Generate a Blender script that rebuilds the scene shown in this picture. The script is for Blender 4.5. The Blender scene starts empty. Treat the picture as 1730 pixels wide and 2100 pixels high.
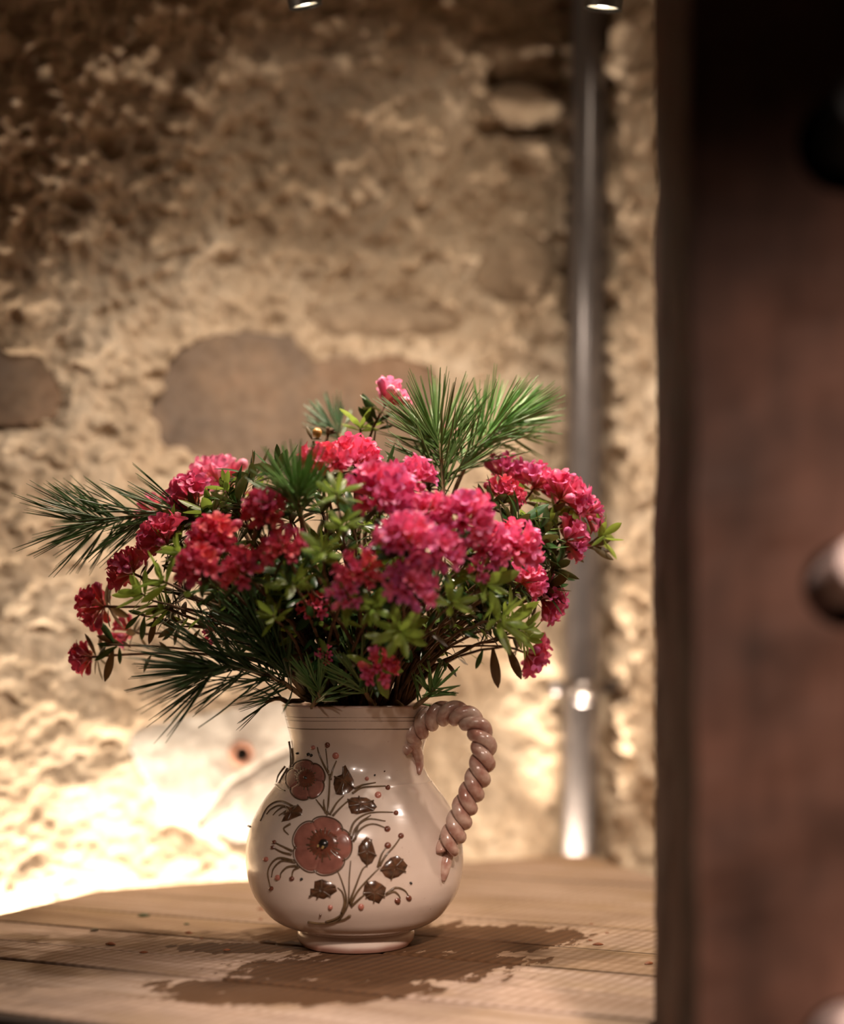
import bpy, bmesh, math, random
import numpy as np
from mathutils import Vector, Matrix, Quaternion

random.seed(7)
S = bpy.context.scene
COL = S.collection

# ------------------------------------------------------------------ camera
F, CX, HY = 2900.0, 865.0, 1370.0        # focal length in pixels, principal column, horizon row
H = 0.2377                               # eye height above the shelf top
cam_d = bpy.data.cameras.new('camera')
cam = bpy.data.objects.new('camera', cam_d); COL.objects.link(cam)
cam.location = (0, 0, H); cam.rotation_euler = (math.pi / 2, 0, 0)
cam_d.sensor_fit = 'HORIZONTAL'; cam_d.sensor_width = 24.0
cam_d.lens = F / 1730 * 24.0
cam_d.shift_y = (HY - 1050) / 1730
cam_d.clip_start = 0.05
cam_d.dof.use_dof = True
cam_d.dof.focus_distance = 1.18
cam_d.dof.aperture_fstop = 1.35
S.camera = cam

# ------------------------------------------------------------------ world, lights, exposure
W = bpy.data.worlds.new('world'); S.world = W; W.use_nodes = True
W.node_tree.nodes['Background'].inputs[0].default_value = (1.0, 0.70, 0.48, 1)
W.node_tree.nodes['Background'].inputs[1].default_value = 0.024
S.view_settings.view_transform = 'Standard'
S.view_settings.look = 'None'
S.view_settings.gamma = 1
S.view_settings.use_curve_mapping = False
S.view_settings.exposure = 0.0
S.cycles.use_denoising = True
S.cycles.max_bounces = 8
S.cycles.sample_clamp_indirect = 6


def area(name, loc, target, size, power, color, size_y=None, spread=math.pi):
    l = bpy.data.lights.new(name, 'AREA'); o = bpy.data.objects.new(name, l); COL.objects.link(o)
    l.energy = power; l.color = color; l.size = size; l.spread = spread
    if size_y:
        l.shape = 'RECTANGLE'; l.size_y = size_y
    o.location = loc
    o.rotation_euler = (Vector(target) - Vector(loc)).to_track_quat('-Z', 'Y').to_euler()
    return o


def spot(name, loc, target, power, color, angle, blend, soft):
    l = bpy.data.lights.new(name, 'SPOT'); o = bpy.data.objects.new(name, l); COL.objects.link(o)
    l.energy = power; l.color = color; l.spot_size = math.radians(angle); l.spot_blend = blend
    l.shadow_soft_size = soft
    o.location = loc
    o.rotation_euler = (Vector(target) - Vector(loc)).to_track_quat('-Z', 'Y').to_euler()
    return o


WARM = (1.0, 0.82, 0.64)
# fill spots added behind the camera for the unseen room's light
spot('room_fill_right', (0.34, -0.8, 1.35), (0.25, 0.72, -0.24), 240, (1.0, 0.80, 0.68), 33.5, 0.40, 0.06)
spot('room_fill_left', (-0.12, -0.35, 0.95), (-0.02, 1.12, 0.06), 17, (1.0, 0.82, 0.70), 20, 0.9, 0.03)
spot('side_fill', (0.46, 1.00, 0.64), (-0.03, 1.12, 0.10), 6.5, (1.0, 0.84, 0.72), 52, 0.9, 0.03)    # fill added beyond the post to light the jug's right side
spot('third_spotlight_beam', (0.08, 1.00, 1.00), (0.02, 1.10, 0.25), 22, (1.0, 0.87, 0.74), 50, 1.0, 0.018)   # next lamp of the row, above the frame
spot('wall_fill_beam', (0.22, 1.20, 1.24), (0.02, 1.72, 0.55), 12, (1.0, 0.82, 0.62), 74, 1.0, 0.018)    # fill added above the frame to brighten the upper wall
# uplights lying in the gap between the shelf and the left wall, below the shelf top
UP = (1.0, 0.82, 0.62)
LDIR = Vector((0.875, 0.4836, 0)).normalized(); LN = Vector((LDIR.y, -LDIR.x, 0))   # left wall: along, inward
L0 = Vector((-0.4375, 1.4667, 0))                                                    # a point of the shelf's left edge
def gap(t, off, z):
    p = L0 + LDIR * t - LN * off; p.z = z; return p
g = gap(0.13, 0.006, -0.115)
area('gap_uplight', g, g + Vector((0, 0, 1)) - LN * 0.35, 0.50, 6.0, UP, 0.015)
g = gap(0.62, 0.020, -0.10)
area('corner_uplight', g, g + Vector((0, 0, 1)) + LDIR * 0.3, 0.10, 0.45, UP, 0.03)
area('pipe_uplight', (0.188, 1.815, -0.05), (0.200, 1.830, 0.2), 0.02, 0.8, UP, None, 1.0)


# ------------------------------------------------------------------ helpers
def P(px, py, d):
    return Vector(((px - CX) * d / F, d, H - (py - HY) * d / F))


def ptag(o, label=None, cat=None, group=None, kind=None):
    if label: o['label'] = label
    if cat: o['category'] = cat
    if group: o['group'] = group
    if kind: o['kind'] = kind
    return o


def me_new(name, verts, faces, mats=(), smooth=True):
    m = bpy.data.meshes.new(name)
    m.from_pydata([tuple(v) for v in verts], [], faces)
    for mt in mats: m.materials.append(mt)
    if smooth:
        m.polygons.foreach_set('use_smooth', [True] * len(m.polygons))
    m.update()
    return m


def ob_new(name, mesh, parent=None, loc=None, rot=None, scale=None):
    o = bpy.data.objects.new(name, mesh); COL.objects.link(o)
    if parent: o.parent = parent
    if loc is not None: o.location = loc
    if rot is not None:
        o.rotation_mode = 'QUATERNION'; o.rotation_quaternion = rot
    if scale is not None:
        o.scale = (scale,) * 3 if isinstance(scale, (int, float)) else scale
    return o


def empty(name, loc, label, cat, group=None):
    o = bpy.data.objects.new(name, None); COL.objects.link(o)
    o.location = loc; o.empty_display_size = 0.01
    return ptag(o, label, cat, group)


class MB:
    def __init__(s): s.v = []; s.f = []
    def add(s, v, f):
        n = len(s.v); s.v.extend(v); s.f.extend([tuple(i + n for i in q) for q in f])
    def tube(s, pts, rad, n=8, cap=True):
        pts = [Vector(p) for p in pts]
        if not hasattr(rad, '__len__'): rad = [rad] * len(pts)
        v = []; f = []; ref = None
        for i, p in enumerate(pts):
            t = (pts[min(i + 1, len(pts) - 1)] - pts[max(i - 1, 0)])
            t = t.normalized() if t.length > 1e-9 else Vector((0, 0, 1))
            if ref is None:
                ref = t.orthogonal().normalized()
            ref = (ref - t * ref.dot(t)); ref = ref.normalized() if ref.length > 1e-6 else t.orthogonal().normalized()
            b = t.cross(ref)
            for k in range(n):
                a = 2 * math.pi * k / n
                v.append(p + (ref * math.cos(a) + b * math.sin(a)) * rad[i])
        for i in range(len(pts) - 1):
            for k in range(n):
                k2 = (k + 1) % n
                f.append((i * n + k, i * n + k2, (i + 1) * n + k2, (i + 1) * n + k))
        if cap:
            f.append(tuple(range(n - 1, -1, -1))); m = (len(pts) - 1) * n
            f.append(tuple(range(m, m + n)))
        s.add(v, f)
    def lathe(s, prof, n=48, axis=None, origin=(0, 0, 0)):
        q = Vector(axis).to_track_quat('Z', 'Y') if axis else Quaternion()
        o = Vector(origin); v = []; f = []
        for r, z in prof:
            for k in range(n):
                a = 2 * math.pi * k / n
                v.append(o + q @ Vector((r * math.cos(a), r * math.sin(a), z)))
        for i in range(len(prof) - 1):
            for k in range(n):
                k2 = (k + 1) % n
                f.append((i * n + k, i * n + k2, (i + 1) * n + k2, (i + 1) * n + k))
        s.add(v, f)
    def box(s, c, sz, q=None):
        c = Vector(c); v = []
        for dx in (-.5, .5):
            for dy in (-.5, .5):
                for dz in (-.5, .5):
                    p = Vector((dx * sz[0], dy * sz[1], dz * sz[2]))
                    v.append(c + (q @ p if q else p))
        s.add(v, [(0, 1, 3, 2), (4, 6, 7, 5), (0, 4, 5, 1), (2, 3, 7, 6), (0, 2, 6, 4), (1, 5, 7, 3)])
    def mesh(s, name, mat, smooth=True):
        return me_new(name, s.v, s.f, [mat] if mat else [], smooth)
    def build(s, name, mat, parent=None, smooth=True):
        m = s.mesh(name, mat, smooth)
        o = ob_new(name, m, parent)
        if parent is not None: o.location = -Vector(parent.location) if parent.parent is None else (0, 0, 0)
        return o


def bez(p0, p1, p2, p3, n):
    out = []
    for i in range(n + 1):
        t = i / n; u = 1 - t
        out.append(p0 * u ** 3 + p1 * 3 * u * u * t + p2 * 3 * u * t * t + p3 * t ** 3)
    return out


def crom(pts, n):
    """Catmull-Rom through pts (Vectors), n steps per span."""
    pts = [Vector(p) for p in pts]
    q = [pts[0] * 2 - pts[1]] + pts + [pts[-1] * 2 - pts[-2]]
    out = []
    for i in range(1, len(q) - 2):
        a, b, c, d = q[i - 1], q[i], q[i + 1], q[i + 2]
        for k in range(n):
            t = k / n
            out.append(0.5 * ((2 * b) + (c - a) * t + (2 * a - 5 * b + 4 * c - d) * t * t + (-a + 3 * b - 3 * c + d) * t ** 3))
    out.append(pts[-1])
    return out


# numpy value noise
_rng = np.random.RandomState(3)
_TAB = _rng.rand(256, 256)
def vnoise(x, y):
    xi = np.floor(x).astype(int); yi = np.floor(y).astype(int)
    xf = x - xi; yf = y - yi
    xf = xf * xf * (3 - 2 * xf); yf = yf * yf * (3 - 2 * yf)
    a = _TAB[xi % 256, yi % 256]; b = _TAB[(xi + 1) % 256, yi % 256]
    c = _TAB[xi % 256, (yi + 1) % 256]; d = _TAB[(xi + 1) % 256, (yi + 1) % 256]
    return (a * (1 - xf) + b * xf) * (1 - yf) + (c * (1 - xf) + d * xf) * yf - 0.5
def fbm(x, y, sc, octv=4, gain=0.5):
    t = 0; a = 1.0
    for k in range(octv):
        t = t + a * vnoise(x / sc + 17.3 * k, y / sc + 9.1 * k); sc = sc / 2.03; a *= gain
    return t


# ------------------------------------------------------------------ materials
class NT:
    def __init__(s, name):
        s.m = bpy.data.materials.new(name); s.m.use_nodes = True
        s.t = s.m.node_tree; s.t.nodes.clear()
        s.out = s.n('ShaderNodeOutputMaterial')
    def n(s, typ, **kw):
        nd = s.t.nodes.new(typ)
        for k, v in kw.items(): setattr(nd, k, v)
        return nd
    def l(s, a, b): s.t.links.new(a, b)
    def set(s, nd, **kw):
        for k, v in kw.items():
            nd.inputs[k.replace('_', ' ')].default_value = v
    def bsdf(s, color=None, rough=0.6, metal=0.0, spec=0.5, coat=0.0):
        b = s.n('ShaderNodeBsdfPrincipled')
        if color is not None: b.inputs['Base Color'].default_value = (*color, 1)
        b.inputs['Roughness'].default_value = rough; b.inputs['Metallic'].default_value = metal
        b.inputs['Specular IOR Level'].default_value = spec; b.inputs['Coat Weight'].default_value = coat
        b.inputs['Coat Roughness'].default_value = 0.06
        s.l(b.outputs[0], s.out.inputs[0]); return b
    def coords(s): return s.n('ShaderNodeTexCoord').outputs['Object']
    def mapping(s, vec, scale=(1, 1, 1), rot=(0, 0, 0), loc=(0, 0, 0)):
        m = s.n('ShaderNodeMapping'); s.l(vec, m.inputs[0])
        m.inputs['Scale'].default_value = scale; m.inputs['Rotation'].default_value = rot; m.inputs['Location'].default_value = loc
        return m.outputs[0]
    def noise(s, vec, scale, detail=4, rough=0.5, dist=0.0):
        n = s.n('ShaderNodeTexNoise'); s.l(vec, n.inputs['Vector'])
        n.inputs['Scale'].default_value = scale; n.inputs['Detail'].default_value = detail
        n.inputs['Roughness'].default_value = rough; n.inputs['Distortion'].default_value = dist
        return n.outputs[0]
    def ramp(s, fac, stops):
        r = s.n('ShaderNodeValToRGB'); s.l(fac, r.inputs[0])
        e = r.color_ramp.elements
        while len(e) < len(stops): e.new(0.5)
        for el, (p, c) in zip(e, stops):
            el.position = p; el.color = (*c, 1) if len(c) == 3 else c
        return r.outputs[0]
    def mix(s, fac, a, b, mode='MIX'):
        m = s.n('ShaderNodeMix', data_type='RGBA', blend_type=mode)
        for sock, v in ((m.inputs[0], fac), (m.inputs[6], a), (m.inputs[7], b)):
            if isinstance(v, (int, float)): sock.default_value = v
            elif isinstance(v, tuple): sock.default_value = (*v, 1)
            else: s.l(v, sock)
        return m.outputs[2]
    def math(s, op, a, b=None, c=None, clamp=False):
        m = s.n('ShaderNodeMath', operation=op, use_clamp=clamp)
        for i, v in enumerate((a, b, c)):
            if v is None: continue
            if isinstance(v, (int, float)): m.inputs[i].default_value = v
            else: s.l(v, m.inputs[i])
        return m.outputs[0]
    def bump(s, h, b, strength=0.5, dist=0.002):
        n = s.n('ShaderNodeBump'); n.inputs['Strength'].default_value = strength; n.inputs['Distance'].default_value = dist
        s.l(h, n.inputs['Height']); s.l(n.outputs[0], b.inputs['Normal'])


def simple(name, color, rough=0.5, metal=0.0, spec=0.5, coat=0.0, var=0.0, scale=120):
    t = NT(name); b = t.bsdf(color, rough, metal, spec, coat)
    if var:
        v = t.noise(t.coords(), scale, 3)
        c = t.ramp(v, [(0.3, tuple(x * (1 - var) for x in color)), (0.7, tuple(min(1, x * (1 + var)) for x in color))])
        t.l(c, b.inputs['Base Color'])
    return t.m


def mat_wall(name, c_lo, c_mid, c_hi):
    t = NT(name); b = t.bsdf(None, 0.95, spec=0.15); co = t.coords()
    n1 = t.noise(co, 9, 6, 0.6); n2 = t.noise(co, 70, 4, 0.6)
    a = t.ramp(n1, [(0.32, c_lo), (0.5, c_mid), (0.68, c_hi)])
    f = t.ramp(n2, [(0.30, (0.72, 0.70, 0.68)), (0.6, (1, 1, 1))])
    t.l(t.mix(1.0, a, f, 'MULTIPLY'), b.inputs['Base Color'])
    t.bump(t.noise(co, 260, 3, 0.6), b, 0.5, 0.002)
    return t.m


M_wall = mat_wall('rough_mortar', (0.42, 0.32, 0.23), (0.56, 0.45, 0.34), (0.66, 0.56, 0.45))
M_stone_d = mat_wall('grey_brown_stone', (0.17, 0.135, 0.115), (0.25, 0.185, 0.14), (0.30, 0.20, 0.14))
M_stone_b = mat_wall('brown_stone', (0.30, 0.23, 0.17), (0.40, 0.31, 0.23), (0.50, 0.40, 0.30))
M_stone_p = mat_wall('pale_grey_stone', (0.52, 0.47, 0.43), (0.62, 0.58, 0.54), (0.68, 0.65, 0.61))


def mat_planks():
    t = NT('weathered_plank'); b = t.bsdf(None, 0.8, spec=0.08)
    co = t.coords()
    ang = math.radians(22.5)
    pl = t.mapping(co, rot=(0, 0, ang))                       # x along the boards, y across
    oi = t.n('ShaderNodeObjectInfo')
    # long grain + per-board shade
    grain = t.noise(t.mapping(pl, scale=(6, 90, 20)), 1.0, 5, 0.6, 0.4)
    base = t.ramp(grain, [(0.25, (0.27, 0.195, 0.15)), (0.5, (0.42, 0.335, 0.28)), (0.75, (0.54, 0.45, 0.395))])
    board = t.ramp(oi.outputs['Random'], [(0.0, (0.78, 0.66, 0.52)), (0.5, (1.0, 0.92, 0.84)), (1.0, (1.08, 0.98, 0.92))])
    base = t.mix(1.0, base, board, 'MULTIPLY')
    # saw marks: slanting lines across the boards
    sw = t.n('ShaderNodeTexWave', wave_type='BANDS', bands_direction='X')
    t.l(t.mapping(pl, rot=(0, 0, math.radians(11))), sw.inputs['Vector'])
    sw.inputs['Scale'].default_value = 33; sw.inputs['Distortion'].default_value = 1.8
    sw.inputs['Detail'].default_value = 3; sw.inputs['Detail Scale'].default_value = 1.4
    sawm = t.math('MULTIPLY', sw.outputs['Fac'], t.ramp(t.noise(pl, 9, 3), [(0.36, (0.25, 0.25, 0.25)), (0.58, (1, 1, 1))]))
    base = t.mix(t.math('MULTIPLY', sawm, 0.58), base, (0.20, 0.125, 0.07))
    # old ochre tint in patches
    och = t.ramp(t.noise(t.mapping(pl, scale=(1, 2.4, 1)), 7, 4, 0.6), [(0.50, (0, 0, 0)), (0.66, (1, 1, 1))])
    base = t.mix(t.math('MULTIPLY', och, 0.40), base, (0.30, 0.20, 0.095))
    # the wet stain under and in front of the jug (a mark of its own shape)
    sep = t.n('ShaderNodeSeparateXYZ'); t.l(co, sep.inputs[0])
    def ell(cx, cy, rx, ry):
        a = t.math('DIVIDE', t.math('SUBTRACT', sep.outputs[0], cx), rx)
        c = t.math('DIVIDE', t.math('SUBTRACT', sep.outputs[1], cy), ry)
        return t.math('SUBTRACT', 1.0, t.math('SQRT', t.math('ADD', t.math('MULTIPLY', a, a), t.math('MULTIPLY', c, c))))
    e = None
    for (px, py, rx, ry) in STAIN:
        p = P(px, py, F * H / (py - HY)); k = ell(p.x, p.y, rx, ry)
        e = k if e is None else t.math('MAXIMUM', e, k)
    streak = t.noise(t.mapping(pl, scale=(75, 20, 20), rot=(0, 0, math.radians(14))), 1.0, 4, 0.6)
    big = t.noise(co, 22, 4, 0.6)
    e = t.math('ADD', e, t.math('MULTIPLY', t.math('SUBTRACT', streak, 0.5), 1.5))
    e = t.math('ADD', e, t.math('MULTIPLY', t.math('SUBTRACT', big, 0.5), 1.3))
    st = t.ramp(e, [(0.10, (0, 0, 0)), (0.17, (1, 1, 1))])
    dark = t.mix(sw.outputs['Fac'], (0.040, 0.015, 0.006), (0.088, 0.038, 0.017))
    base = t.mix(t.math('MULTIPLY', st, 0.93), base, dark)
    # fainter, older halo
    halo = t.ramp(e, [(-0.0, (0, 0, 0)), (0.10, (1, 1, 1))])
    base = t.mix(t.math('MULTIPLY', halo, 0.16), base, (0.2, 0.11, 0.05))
    t.l(base, b.inputs['Base Color'])
    rg = t.math('SUBTRACT', 0.85, t.math('MULTIPLY', st, 0.15)); t.l(rg, b.inputs['Roughness'])
    hgt = t.math('ADD', t.math('MULTIPLY', sawm, -0.6), grain)
    t.bump(hgt, b, 0.35, 0.0012)
    return t.m


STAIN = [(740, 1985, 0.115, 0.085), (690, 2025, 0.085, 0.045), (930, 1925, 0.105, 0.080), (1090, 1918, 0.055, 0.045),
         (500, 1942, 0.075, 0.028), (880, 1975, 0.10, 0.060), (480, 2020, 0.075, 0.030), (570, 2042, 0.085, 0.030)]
M_plank = mat_planks()


def mat_post():
    t = NT('old_dark_oak'); b = t.bsdf(None, 0.75, spec=0.25); co = t.coords()
    g = t.noise(t.mapping(co, scale=(26, 26, 3)), 1.0, 5, 0.6, 0.6)
    m = t.noise(co, 13, 4, 0.6)
    c = t.ramp(g, [(0.25, (0.034, 0.015, 0.009)), (0.55, (0.085, 0.040, 0.027)), (0.8, (0.15, 0.077, 0.053))])
    c2 = t.ramp(m, [(0.35, (0.5, 0.45, 0.4)), (0.62, (1.15, 1.06, 1.0))])
    t.l(t.mix(1.0, c, c2, 'MULTIPLY'), b.inputs['Base Color'])
    t.bump(g, b, 0.6, 0.004)
    return t.m
M_post = mat_post()


def mat_jug():
    t = NT('cream_glaze'); b = t.bsdf(None, 0.22, spec=0.5, coat=0.5); co = t.coords()
    n = t.noise(co, 14, 4, 0.6); n2 = t.noise(co, 240, 3, 0.6)
    c = t.ramp(n, [(0.3, (0.62, 0.49, 0.405)), (0.7, (0.70, 0.575, 0.49))])
    spk = t.ramp(n2, [(0.22, (0.75, 0.66, 0.6)), (0.32, (1, 1, 1))])
    c = t.mix(1.0, c, spk, 'MULTIPLY')
    sep = t.n('ShaderNodeSeparateXYZ'); t.l(co, sep.inputs[0])
    z = t.math('ADD', sep.outputs[2], t.math('MULTIPLY', t.math('SUBTRACT', n, 0.5), 0.010))
    rim = t.ramp(t.math('MULTIPLY', t.math('SUBTRACT', z, 0.200), 100), [(0.36, (0, 0, 0)), (0.66, (1, 1, 1))])
    c = t.mix(t.math('MULTIPLY', rim, 0.8), c, (0.36, 0.13, 0.085))
    foot = t.ramp(t.math('MULTIPLY', z, 100), [(0.30, (1, 1, 1)), (0.75, (0, 0, 0))])
    c = t.mix(t.math('MULTIPLY', foot, 0.75), c, (0.42, 0.16, 0.11))
    t.l(c, b.inputs['Base Color'])
    t.bump(t.noise(t.mapping(co, scale=(1, 1, 5)), 22, 2), b, 0.12, 0.002)
    return t.m
M_jug = mat_jug()


def mat_handle():
    t = NT('pink_cream_glaze'); b = t.bsdf(None, 0.22, coat=0.5)
    n = t.noise(t.coords(), 60, 3, 0.6)
    t.l(t.ramp(n, [(0.38, (0.37, 0.175, 0.13)), (0.6, (0.58, 0.41, 0.33))]), b.inputs['Base Color'])
    return t.m
M_handle = mat_handle()
M_pet = simple('terracotta_slip', (0.27, 0.105, 0.078), 0.22, coat=0.5, var=0.25, scale=90)
M_petc = simple('brown_red_slip', (0.15, 0.045, 0.025), 0.22, coat=0.5, var=0.3, scale=200)
M_line = simple('dark_slip_line', (0.085, 0.045, 0.022), 0.25, coat=0.5)
M_stemr = simple('olive_slip', (0.125, 0.075, 0.036), 0.25, coat=0.5, var=0.3)
M_leafr = simple('brown_olive_slip', (0.088, 0.038, 0.018), 0.25, coat=0.5, var=0.7, scale=150)
M_dot = simple('pink_slip', (0.42, 0.15, 0.11), 0.25, coat=0.5)
M_black = simple('black_slip', (0.012, 0.010, 0.008), 0.25, coat=0.4)
M_ylw = simple('ochre_slip', (0.40, 0.28, 0.10), 0.3)


def mat_leaf(name, top, under, trans, rough=0.4, tr=0.35):
    t = NT(name); geo = t.n('ShaderNodeNewGeometry'); oi = t.n('ShaderNodeObjectInfo')
    hsv = t.n('ShaderNodeHueSaturation')
    t.l(t.mix(geo.outputs['Backfacing'], top, under), hsv.inputs['Color'])
    t.l(t.math('ADD', 0.7, t.math('MULTIPLY', oi.outputs['Random'], 0.6)), hsv.inputs['Value'])
    t.l(t.math('ADD', 0.485, t.math('MULTIPLY', oi.outputs['Random'], 0.03)), hsv.inputs['Hue'])
    b = t.bsdf(None, rough, spec=0.5); t.l(hsv.outputs[0], b.inputs['Base Color'])
    d = t.n('ShaderNodeBsdfTranslucent'); d.inputs[0].default_value = (*trans, 1)
    mx = t.n('ShaderNodeMixShader'); mx.inputs[0].default_value = tr
    t.l(b.outputs[0], mx.inputs[1]); t.l(d.outputs[0], mx.inputs[2]); t.l(mx.outputs[0], t.out.inputs[0])
    return t.m
M_leaf_l = mat_leaf('young_leaf', (0.215, 0.31, 0.05), (0.26, 0.34, 0.09), (0.34, 0.46, 0.07), 0.4, 0.40)
M_leaf_d = mat_leaf('leathery_leaf', (0.035, 0.085, 0.022), (0.16, 0.085, 0.03), (0.10, 0.12, 0.03), 0.28, 0.15)
M_leaf_b = mat_leaf('dry_leaf', (0.10, 0.065, 0.025), (0.17, 0.09, 0.035), (0.16, 0.08, 0.03), 0.45, 0.2)


def mat_petal(name, c1, c2, trans):
    t = NT(name); oi = t.n('ShaderNodeObjectInfo'); co = t.coords()
    sep = t.n('ShaderNodeSeparateXYZ'); t.l(co, sep.inputs[0])
    c = t.ramp(sep.outputs[2], [(0.30, (0.55, 0.16, 0.09)), (0.55, c2), (0.95, c1)])
    hsv = t.n('ShaderNodeHueSaturation'); t.l(c, hsv.inputs['Color'])
    t.l(t.math('ADD', 0.482, t.math('MULTIPLY', oi.outputs['Random'], 0.05)), hsv.inputs['Hue'])
    t.l(t.math('ADD', 0.80, t.math('MULTIPLY', oi.outputs['Random'], 0.4)), hsv.inputs['Value'])
    b = t.bsdf(None, 0.45, spec=0.4); t.l(hsv.outputs[0], b.inputs['Base Color'])
    d = t.n('ShaderNodeBsdfTranslucent'); d.inputs[0].default_value = (*trans, 1)
    mx = t.n('ShaderNodeMixShader'); mx.inputs[0].default_value = 0.27
    t.l(b.outputs[0], mx.inputs[1]); t.l(d.outputs[0], mx.inputs[2]); t.l(mx.outputs[0], t.out.inputs[0])
    return t.m
M_pink = mat_petal('pink_petal', (0.88, 0.19, 0.45), (0.82, 0.22, 0.30), (0.86, 0.12, 0.28))
M_pale = mat_petal('pale_pink_petal', (0.95, 0.40, 0.66), (0.90, 0.27, 0.46), (0.92, 0.28, 0.48))
M_red = mat_petal('coral_red_petal', (0.80, 0.12, 0.25), (0.76, 0.17, 0.18), (0.78, 0.08, 0.16))
M_needle = mat_leaf('pine_needle', (0.19, 0.33, 0.10), (0.19, 0.33, 0.10), (0.10, 0.20, 0.04), 0.32, 0.12)
M_needle_shade = mat_leaf('shaded_pine_needle', (0.055, 0.10, 0.035), (0.055, 0.10, 0.035), (0.05, 0.08, 0.02), 0.32, 0.08)  # needle green darkened, shade painted in for the silhouetted branches
M_needle_m = mat_leaf('green_pine_needle', (0.10, 0.20, 0.06), (0.10, 0.20, 0.06), (0.08, 0.15, 0.03), 0.32, 0.1)
M_needle_b = mat_leaf('blue_green_needle', (0.20, 0.32, 0.20), (0.20, 0.32, 0.20), (0.15, 0.25, 0.12), 0.35, 0.12)
M_bark = simple('twig_bark', (0.15, 0.075, 0.036), 0.8, var=0.45, scale=160)
M_bark_g = simple('pine_twig_bark', (0.27, 0.17, 0.08), 0.75, var=0.35, scale=160)
M_bud = simple('orange_brown_bud', (0.50, 0.24, 0.06), 0.4, var=0.3)
M_steel = simple('dull_steel', (0.16, 0.147, 0.152), 0.28, metal=0.5, var=0.12, scale=30)
M_clamp = simple('dark_steel', (0.20, 0.18, 0.175), 0.35, metal=1.0)
M_bolt = simple('bright_steel', (0.34, 0.32, 0.34), 0.4, metal=1.0)
M_can = simple('black_lamp_metal', (0.012, 0.011, 0.011), 0.45)
M_rust = simple('rusty_sleeve', (0.40, 0.20, 0.14), 0.8, var=0.3)
M_hole_shade = simple('hole_shade', (0.008, 0.007, 0.006), 0.95)
M_peg = simple('pale_peg', (0.66, 0.50, 0.46), 0.5, var=0.1)
M_pegd = simple('black_peg', (0.010, 0.009, 0.009), 0.5)
M_scale = simple('bud_scale', (0.27, 0.085, 0.03), 0.55, var=0.3, scale=300)
M_soil = simple('dark_water', (0.01, 0.01, 0.008), 0.3)
M_edge_shade = simple('shade_dark_strip', (0.022, 0.013, 0.009), 0.8, var=0.3, scale=30)  # near-black colour stands in for the unlit front edge
M_plaster = simple('plain_plaster', (0.30, 0.24, 0.18), 0.9, var=0.2, scale=8)


def mat_emit(name, color, st):
    t = NT(name); e = t.n('ShaderNodeEmission'); e.inputs[0].default_value = (*color, 1); e.inputs[1].default_value = st
    t.l(e.outputs[0], t.out.inputs[0]); return t.m
M_lens = mat_emit('lit_lens', (1.0, 0.80, 0.52), 2.2)
M_led = mat_emit('lit_led', (1.0, 0.93, 0.82), 9.0)

# ------------------------------------------------------------------ walls
L_OFF, R_OFF = 0.070, 0.050
RDIR = Vector((0.279, -0.960, 0)).normalized(); RN = Vector((RDIR.y, -RDIR.x, 0))     # right wall, inward normal
if RN.x > 0: RN = -RN
R0 = Vector((0.2096, 1.814, 0))
LW0 = L0 - LN * L_OFF; RW0 = R0 - RN * R_OFF
# corner
A = np.array([[LDIR.x, -RDIR.x], [LDIR.y, -RDIR.y]])
tu, ts = np.linalg.solve(A, np.array([RW0.x - LW0.x, RW0.y - LW0.y]))
U_C = float(tu); CORNER = LW0 + LDIR * U_C


def wall_uv(px, py, W0, D, N):
    r = Vector(((px - CX) / F, 1, -(py - HY) / F)); o = Vector((0, 0, H))
    k = (W0 - o).dot(N) / r.dot(N); p = o + r * k
    return (p - W0).dot(D), p.z
luv = lambda px, py: wall_uv(px, py, LW0, LDIR, LN)
ruv = lambda px, py: wall_uv(px, py, RW0, RDIR, RN)


def sdist(U, Z, poly):
    """signed distance to polygon, positive inside"""
    d = np.full(U.shape, 1e9); ins = np.zeros(U.shape, bool); n = len(poly)
    for i in range(n):
        x1, y1 = poly[i]; x2, y2 = poly[(i + 1) % n]
        ex, ey = x2 - x1, y2 - y1; L = ex * ex + ey * ey
        t = np.clip(((U - x1) * ex + (Z - y1) * ey) / L, 0, 1)
        d = np.minimum(d, np.hypot(U - x1 - t * ex, Z - y1 - t * ey))
        c = ((y1 > Z) != (y2 > Z)) & (U < (x2 - x1) * (Z - y1) / (y2 - y1 + 1e-12) + x1)
        ins ^= c
    return np.where(ins, d, -d)


def seg_dist(U, Z, pts):
    d = np.full(U.shape, 1e9)
    for (x1, y1), (x2, y2) in zip(pts, pts[1:]):
        ex, ey = x2 - x1, y2 - y1; L = ex * ex + ey * ey
        t = np.clip(((U - x1) * ex + (Z - y1) * ey) / L, 0, 1)
        d = np.minimum(d, np.hypot(U - x1 - t * ex, Z - y1 - t * ey))
    return d


def el(cx, cy, rx, ry, n=14, rot=0, jit=0.1):
    rr = random.Random(int(cx * 7 + cy)); out = []
    for i in range(n):
        a = 2 * math.pi * i / n; k = 1 + rr.uniform(-jit, jit)
        x, y = rx * k * math.cos(a), ry * k * math.sin(a)
        out.append((cx + x * math.cos(rot) - y * math.sin(rot), cy + x * math.sin(rot) + y * math.cos(rot)))
    return out


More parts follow.
